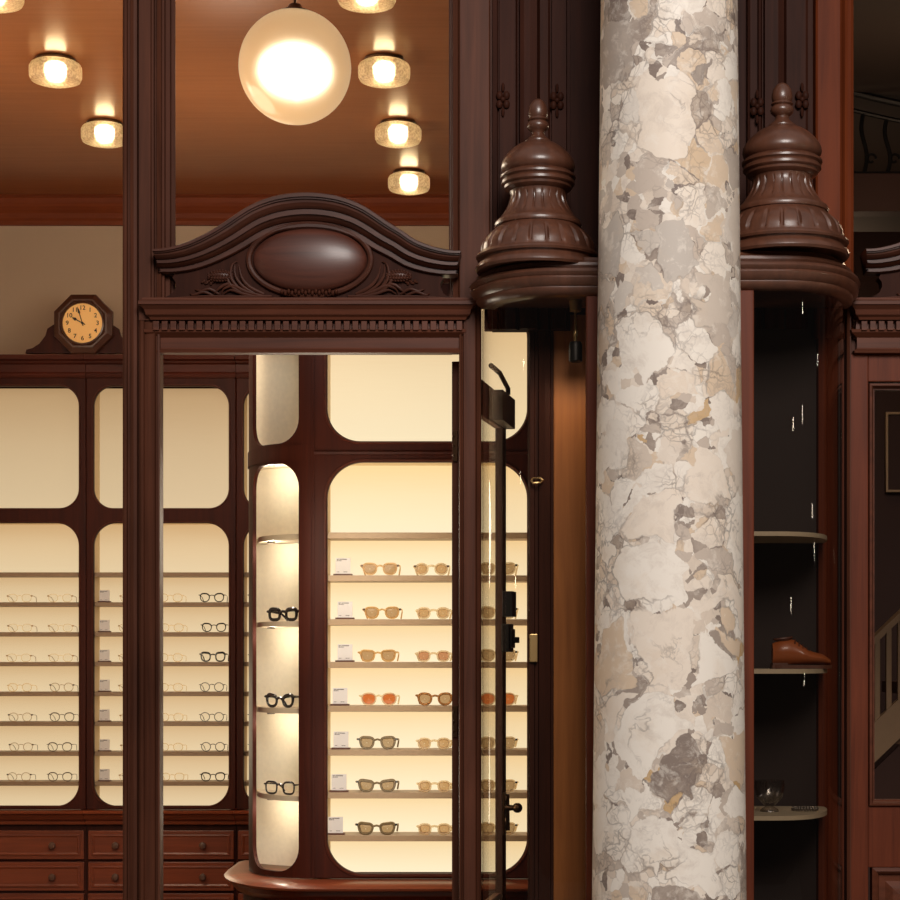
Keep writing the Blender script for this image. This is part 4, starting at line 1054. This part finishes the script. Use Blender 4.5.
def vitrine(label, xf, xs, xe, yf, ye, sg, glassmat, dome_c, gx0):
    """sg=+1: the curve runs to the right, -1: to the left"""
    t = thing('curved_vitrine', label, 'display case', (xs, ye, 0), 'domed glass vitrines beside the column')
    pth = dedupe(vit_path(xf, xs, xe, yf, ye))
    to3 = lambda p, d: (p.x, p.y, d)
    o_ = -sg                                          # outward is to the right of the path when sg>0
    prof = [(-.03, zr0), (.004, zr0), (.010, zr0 + .003), (.020, zr0 + .010), (.024, zr0 + .018), (.024, zr0 + .022), (.030, zr0 + .026), (.038, zr0 + .036), (.040, zr0 + .044), (.036, zr0 + .050), (.040, zr0 + .053), (.044, zr0 + .060), (.040, zr0 + .068), (.028, zr0 + .073), (-.03, zr0 + .075)]
    obj('cornice', sweep(B(), [p for p in pth if p[1] < 5.222], [(o_ * o, z) for o, z in prof], to3), M['dome'], t, True)
    # roof board under the dome
    obj('roof_board', rings(B(), [[(x, y, z) for x, y in pth] + [(xf, ye, z)] for z in (zr0 + .02, zr1 - .004)]), M['dome'], t)
    obj('blocking_course', sweep(B(), [p for p in pth if p[1] < 5.222], [(o_ * o, z) for o, z in [(-.03, zr1 - .004), (.018, zr1 - .004), (.024, zr1 + .004), (.022, zr1 + .012), (.012, zr1 + .018), (.006, zr1 + .028), (-.03, zr1 + .030)]], to3), M['dome'], t, True)
    dome_parts(t, dome_c[0], dome_c[1], dome_c[2], dome_c[3])
    # glass
    gp = []
    for p in pth:
        if (p[0] - gx0) * sg >= 0: gp.append(p)
    gp = [(gx0, yf)] + gp
    gz0 = .78
    n_ = len(gp)
    obj('curved_glass', rings(B(), [[(x, y + .006, z) for x, y in gp] for z in (gz0, zr0 + .006)], closed_u=False, cap=False), glassmat, t, True)
    # front post beside the column
    obj('front_post', boxo(min(xf, gx0), max(xf, gx0), yf - .004, yf + .035, .0, zr0, bev=.004), M['warmext'], t)
    # base
    obj('plinth', rings(B(), [[(x, y, z) for x, y in pth] + [(xf, ye, z)] for z in (0, gz0)]), M['ext'], t)
    obj('bottom_moulding', sweep(B(), pth, [(o_ * o, z) for o, z in [(-.02, gz0 - .05), (.012, gz0 - .05), (.02, gz0 - .035), (.014, gz0 - .015), (.008, gz0), (.006, gz0 + .012), (-.02, gz0 + .012)]], to3), M['ext'], t, True)
    return t
vl = vitrine('domed vitrine with curved glass left of the marble column', X(601, 5.03), .12, fx(482), 5.03, YD + .01, -1, M['vglass'], (X(538, 5.14), 5.14, 0, 1.0), X(586, 5.03))
vr = vitrine('domed vitrine with curved glass and dim interior right of the marble column', X(738, 4.95), .715, fx(841), 4.95, YD + .01, 1, M['vglassd'], (X(782, 5.06), 5.06, .020, 1.045), X(754, 4.95))
# left vitrine: back stile, header, brown side panel
Yk = 5.36
bs = obj('back_stile', prism_z(B(), [(X(528, Yk), Yk + .04), (X(528, Yk), Yk), (X(530, Yk), Yk - .008), (X(534, Yk), Yk - .008), (X(535, Yk), Yk), (X(538, Yk), Yk), (X(539, Yk), Yk - .012), (X(545, Yk), Yk - .016), (X(550, Yk), Yk - .012), (X(551, Yk), Yk - .004), (X(553.5, Yk), Yk - .004), (X(553.5, Yk), Yk + .04)], .0, zr0), M['darkext'], vl)
obj('brass_hinge', boxo(X(529.5, Yk), X(537.5, Yk), Yk - .022, Yk - .006, Z(662, Yk), Z(634, Yk), bev=.002), M['brass'], bs)
cbm = tube(B(), [(X(533, Yk), Yk - .018, Z(479, Yk)), (X(531.5, Yk), Yk - .03, Z(481.5, Yk)), (X(533, Yk), Yk - .03, Z(484, Yk)), (X(540, Yk), Yk - .028, Z(483.5, Yk)), (X(543, Yk), Yk - .02, Z(481, Yk)), (X(540, Yk), Yk - .018, Z(478.6, Yk))], .0036, 8, True)
obj('brass_latch', cbm, M['brass'], bs, True)
obj('side_panel', boxo(X(553.5, Yk), .230, Yk - .002, Yk + .03, 0, zr0 + .01), M['panelwood'], vl)
obj('back_header', boxo(fx(484), X(553.5, Yk), Yk - .01, Yk + .03, Z(330, Yk), zr0 + .06), M['darkext'], vl)
# spot lamp inside the left vitrine
sy = 5.20; sxp = X(575.5, sy)
t = thing('spotlight', 'small dark cylinder spotlight with a brass stem inside the left vitrine', 'spotlight', (sxp, sy, zr0 + .02))
obj('mount', lathe(B(), [(.001, zr0 + .019), (.018, zr0 + .019), (.016, zr0 - .010), (.001, zr0 - .012)], sxp, sy, 20), M['brass'], t, True)
obj('stem', lathe(B(), [(.004, zr0), (.004, Z(330, sy)), (.006, Z(331, sy)), (.006, Z(336, sy)), (.004, Z(337, sy)), (.004, Z(343, sy))], sxp, sy, 12), M['brass'], t, True)
obj('lamp_body', lathe(B(), [(.001, Z(341, sy)), (.016, Z(342, sy)), (.019, Z(345, sy)), (.019, Z(361, sy)), (.016, Z(362, sy)), (.001, Z(360, sy))], sxp, sy, 24), M['iron'], t, True)
l = bpy.data.lights.new('vitrine_spot', 'SPOT'); l.energy = 1.8; l.color = (1, .84, .62); l.spot_size = R(160); l.spot_blend = 1.0; l.shadow_soft_size = .015
lo = bpy.data.objects.new('vitrine_spot', l); COL.objects.link(lo); lo.location = (sxp, sy, Z(364, sy)); lo.rotation_euler = (R(12), 0, 0)
# right vitrine: back wall, stile, shelves
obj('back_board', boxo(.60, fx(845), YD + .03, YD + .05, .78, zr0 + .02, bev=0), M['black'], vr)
obj('back_stile', prism_z(B(), [(fx(818), YD + .03), (fx(819), YD + .008), (fx(823), YD + .002), (fx(827), YD + .008), (fx(828), YD + .014), (fx(833), YD + .004), (fx(838), YD + .010), (fx(840), YD + .03)], .78, zr0), M['warmext'], vr)
vsz = []
rp = dedupe(vit_path(X(748, 4.95), .70, fx(824), 4.985, YD + .01))
for py in (533, 669, 814):
    z = Z(py, 5.05); vsz.append(z)
    obj('shelf', rings(B(), [[(x, y, zz) for x, y in rp] + [(rp[0][0], YD + .02, zz)] for zz in (z - .012, z)]), M['shelfcurve'], vr)
# leather shoe
z = vsz[1] + .0005; shy = 5.13; sx0, sx1 = X(771, shy), X(831, shy)
sl = sx1 - sx0
def shoe_sec(k):
    # width, top height, along the shoe (0 heel, 1 toe)
    w_ = [.018, .026, .027, .025, .027, .032, .033, .029, .016]; h_ = [.070, .080, .084, .080, .066, .051, .045, .040, .026]
    f = k * (len(w_) - 1); i = min(int(f), len(w_) - 2); q = f - i
    return w_[i] * (1 - q) + w_[i + 1] * q, h_[i] * (1 - q) + h_[i + 1] * q
t = thing('leather_shoe', 'tan leather shoe on the middle shelf of the right vitrine', 'shoe', ((sx0 + sx1) / 2, shy, z))
rs = []
for i in range(17):
    k = i / 16; w_, h_ = shoe_sec(k); xx = sx0 + sl * (.02 + .96 * k)
    rs.append([(xx, shy + w_ * math.cos(2 * PI * j / 18) * (1.0 - .25 * max(0, math.sin(2 * PI * j / 18))), z + .010 + (h_ - .010) * max(0, (.5 + .5 * math.sin(2 * PI * j / 18)) ** .8)) for j in range(18)])
obj('upper', rings(B(), rs), M['leather'], t, True)
b = B(); so = [(sx0 + sl * k, shy + sgn * (shoe_sec(k)[0] + .003)) for sgn, ks in ((1, lin(0, 1, 14)), (-1, lin(1, 0, 14))) for k in ks]
prism_z(b, so, z + .0, z + .010); box(b, sx0 + .002, sx0 + sl * .26, shy - .024, shy + .024, z, z + .016)
obj('sole', b, M['cardbase'], t)
op_ = B(); ox_, oz_ = sx0 + sl * .20, z + .0835
tube(op_, [(ox_ + sl * .15 * math.cos(2 * PI * k / 20), shy + .017 * math.sin(2 * PI * k / 20), oz_ + .003 * math.cos(2 * PI * k / 20)) for k in range(20)], .0032, 6, True)
rings(op_, [[(ox_ + sl * q * math.cos(2 * PI * k / 20), shy + q * .12 * math.sin(2 * PI * k / 20), oz_ - dz) for k in range(20)] for q, dz in ((.15, .0), (.13, .006), (.02, .008))])
obj('collar', op_, M['cardbase'], t, True)
b = B()
for k in range(4):
    xx = sx0 + sl * (.40 + .065 * k); h_ = shoe_sec(.40 + .065 * k)[1]
    tube(b, [(xx - .003, shy - .018, z + h_ - .008), (xx, shy, z + h_ + .003), (xx + .003, shy + .018, z + h_ - .008)], .0022, 6)
obj('laces', b, M['cardbase'], t, True)
# glass bowl and bracelet on the bottom shelf
z = vsz[2] + .0005; bx_, by_ = X(771, 5.10), 5.13
t = obj('glass_bowl', lathe(B(), [(.001, z), (.026, z), (.024, z + .006), (.012, z + .014), (.022, z + .024), (.037, z + .042), (.042, z + .066), (.041, z + .086), (.0395, z + .086), (.040, z + .066), (.034, z + .044), (.020, z + .028), (.001, z + .022)], bx_, by_, 40), M['crystal'], smooth=True)
tag(t, 'clear glass footed bowl on the bottom shelf of the right vitrine', 'bowl')
b = B()
for k in range(26):
    a = 2 * PI * k / 26
    ellipsoid(b, (X(806, 5.13) + .034 * math.cos(a), 5.15 + .028 * math.sin(a), z + .0062), .0042, .0042, .0058, 8, 6)
t = obj('bead_bracelet', b, M['steel'], smooth=True); tag(t, 'grey bead bracelet right of the glass bowl in the right vitrine', 'bracelet')

# ------------------------------------------------------------------ marble column
yc = 4.80; ks = yc / F
def colr(z):
    py = HY - (z - EYE) / ks
    return (68.2 + (77.0 - 68.2) * min(1.15, max(-.4, py / 900)) ** 1.0) * ks
xcol = X(669.0, yc)
prof = [(.222, 0), (.222, .10), (.218, .12), (.212, .13)] + [(colr(z), z) for z in lin(.30, 3.75, 24)]
co = obj('marble_column', lathe(B(), prof, xcol, yc, 96), M['marble'], smooth=True)
tag(co, 'thick cream and grey breccia marble column between the two domed vitrines', 'column'); co['kind'] = 'thing'

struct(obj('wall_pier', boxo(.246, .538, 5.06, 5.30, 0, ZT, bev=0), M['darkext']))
# ------------------------------------------------------------------ right shop interior: stair, gallery rail, picture
Yt = 7.4
def rx_(px): return X(px, Yt)
def rz(py): return Z(py, Yt)
t = thing('staircase', 'pale stair with sloping handrail and balusters inside the right door', 'staircase', (rx_(880), Yt, 0))
xA, xB2 = rx_(846), rx_(1040)
slope = (Z(612, Yt) - Z(637, Yt)) / (rx_(900) - rx_(874)) 
def sz_(px0, py0, x): return rz(py0) + (x - rx_(px0)) * slope
obj('handrail', rings(B(), [[(x, Yt - .03, sz_(874, 639, x) - .02), (x, Yt - .03, sz_(874, 639, x) + .012), (x, Yt, sz_(874, 639, x) + .022), (x, Yt + .03, sz_(874, 639, x) + .012), (x, Yt + .03, sz_(874, 639, x) - .02)] for x in (xA, xB2)]), M['shelfback'], t)
for k in range(9):
    x = rx_(854 + 11.5 * k)
    obj('baluster', boxo(x - .011, x + .011, Yt - .011, Yt + .011, sz_(876, 722, x) - .01, sz_(874, 639, x) - .01, bev=.003), M['shelfback'], t)
obj('stringer', prism_y(B(), [(xA, sz_(876, 760, xA)), (xB2, sz_(876, 760, xB2)), (xB2, sz_(876, 720, xB2)), (xA, sz_(876, 720, xA))], Yt - .02, Yt + .02), M['shelfback'], t)
b = B(); rise = .19; run = rise / slope
xx = rx_(830); zz_ = sz_(876, 735, xx)
k = 0
while xx < xB2:
    box(b, xx, xx + run, Yt + .02, Yt + .95, zz_ - .05, zz_); xx += run; zz_ += rise
obj('tread', b, M['floorw'], t)
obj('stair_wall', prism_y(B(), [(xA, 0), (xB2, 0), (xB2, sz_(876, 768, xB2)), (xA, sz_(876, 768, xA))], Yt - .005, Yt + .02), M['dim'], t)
Yg = 7.9
t = thing('gallery_railing', 'dark wrought iron gallery railing behind the upper right window', 'railing', (X(870, Yg), Yg, Z(195, Yg)))
g0, g1 = X(850, Yg), X(1040, Yg)
def gz_(x): 
    k = (x - g0) / (g1 - g0); return Z(92, Yg) - .08 * math.sin(min(1, k * 1.6) * PI * .5)
xs_ = lin(g0, g1, 24)
obj('top_rail', tube(B(), [(x, Yg, gz_(x)) for x in xs_], .016, 8), M['iron'], t, True)
obj('mid_rail', tube(B(), [(x, Yg, gz_(x) - .075) for x in xs_], .010, 8), M['iron'], t, True)
obj('bottom_rail', boxo(g0, g1, Yg - .012, Yg + .012, Z(176, Yg), Z(172, Yg)), M['iron'], t)
for k in range(9):
    x = g0 + .06 + k * .1
    zb0, zb1 = Z(173, Yg), gz_(x) - .07
    pts = [(x + .012 * math.sin(q * PI * 2), Yg, zb0 + (zb1 - zb0) * q) for q in lin(0, 1, 12)]
    pts2 = [(x + .03 + .022 * math.cos(q * 5.5) * (1 - q * .5), Yg, zb0 + .06 + .024 * math.sin(q * 5.5) * (1 - q * .5)) for q in lin(0, 1, 14)]
    ba = obj('baluster', tube(B(), pts, .009, 7), M['iron'], t, True)
    obj('scroll', tube(B(), pts2, .006, 6), M['iron'], ba, True)
obj('gallery_beam', boxo(g0, g1, Yg - .05, Yg + .05, Z(214, Yg), Z(176.2, Yg)), M['dim'], t)
struct(obj('trim_11', boxo(g0, g1, Yg + .06, Yg + .5, Z(205, Yg), Z(190, Yg), bev=0), M['dimceil']))
Yp = 9.70
t = thing('picture_frame', 'thin framed picture on the dark wall above the stair', 'picture', (X(892, Yp), Yp, Z(490, Yp)))
pxa, pxb, pza, pzb = X(886, Yp), X(925, Yp), Z(492, Yp), Z(412, Yp)
obj('frame', face_frame([(pxa, pza), (pxb, pza), (pxb, pzb), (pxa, pzb)], [[(pxa + .012, pza + .012), (pxb - .012, pza + .012), (pxb - .012, pzb - .012), (pxa + .012, pzb - .012)]], Yp, Yp + .03, .002), M['shelf'], t)
obj('print', boxo(pxa + .012, pxb - .012, Yp + .014, Yp + .02, pza + .012, pzb - .012, bev=0), M['dim'], t)

# ------------------------------------------------------------------ light
def area(name, loc, target, size, power, col, sy=None):
    l = bpy.data.lights.new(name, 'AREA'); l.energy = power; l.color = col; l.size = size
    if sy: l.shape = 'RECTANGLE'; l.size_y = sy
    o = bpy.data.objects.new(name, l); COL.objects.link(o); o.location = loc
    o.rotation_euler = (Vector(target) - Vector(loc)).to_track_quat('-Z', 'Y').to_euler(); return o
area('facade_key_fill', (.95, -1.0, 5.3), (.3, 5, 1.9), 2.3, 345, (1, .945, .89))  # area lamp added above the camera to light column and facade
for i, (x, y, z) in enumerate(((1.1, 1.5, 3.4), (2.1, 2.2, 2.6), (2.6, 3.2, 3.0), (3.4, 3.9, 2.2), (2.9, 4.3, 2.0), (3.2, 3.0, 1.5), (2.2, 3.6, 2.5), (4.0, 4.5, 2.9), (1.7, 2.7, 1.8), (-2.9, 3.6, 2.4), (-2.6, 4.4, 1.9), (-3.3, 3.0, 3.0))):
    point('glint_point', (x, y, z), 2.0, (1, .82, .55), .035)  # unseen points added for glints in the curved glass
for x, y in ((-1.2, 6.4), (-1.2, 7.9), (-2.3, 7.2)):
    point('shop_fill', (x, y, 3.2), 23, (1, .82, .62), .25)  # unseen fill points added to light ceiling and walls
point('shop_fill', (-1.9, 8.2, 1.3), 14, (1, .80, .54), .3)  # low fill point added to brighten the drawer fronts
point('shop_fill_low', (-.6, 5.95, 2.0), 11, (1, .86, .66), .2)  # unseen fill added to brighten cards, glasses and shelves
point('shop_fill_low', (-.5, 5.9, 1.2), 5, (1, .86, .66), .2)  # second, lower fill point added for the front cabinet
point('right_shop_fill', (1.6, 7.0, 3.3), 9, (1, .74, .50), .15)  # fill added to lift the dark upper right interior
point('right_shop_fill', (1.5, 6.4, 1.9), 1.6, (1, .80, .60), .15)  # fill added behind the right door to show the stair
point('right_shop_fill', (1.55, 8.9, 3.2), 4.5, (1, .72, .48), .12)  # fill added to light the wall behind the railing
W = bpy.data.worlds.new('street'); SC.world = W; W.use_nodes = True
nt = W.node_tree; bg = nt.nodes['Background']
tc = N(nt, 'ShaderNodeTexCoord'); sp = N(nt, 'ShaderNodeSeparateXYZ'); L(nt, tc.outputs['Generated'], sp.inputs[0])
c = ramp(nt, math_(nt, 'MULTIPLY_ADD', sp.outputs[2], .5, .5), [(.40, (.05, .043, .038)), (.52, (.06, .053, .047)), (.70, (.12, .108, .098)), (.85, (.34, .32, .30)), (1, (.4, .38, .36))])
L(nt, c, bg.inputs[0]); bg.inputs[1].default_value = .75

cam = bpy.data.cameras.new('camera'); co_ = bpy.data.objects.new('camera', cam); COL.objects.link(co_)
co_.location = (0, 0, EYE); co_.rotation_euler = (R(90), 0, 0)
cam.sensor_width = 36; cam.lens = F / 900 * 36
cam.shift_x = (450 - CX) / 900; cam.shift_y = (HY - 450) / 900
cam.clip_start = .05; cam.clip_end = 100
SC.camera = co_
SC.view_settings.view_transform = 'Standard'
SC.cycles.max_bounces = 10; SC.cycles.transparent_max_bounces = 24
SC.cycles.sample_clamp_indirect = 6
SC.cycles.caustics_reflective = False; SC.cycles.caustics_refractive = False
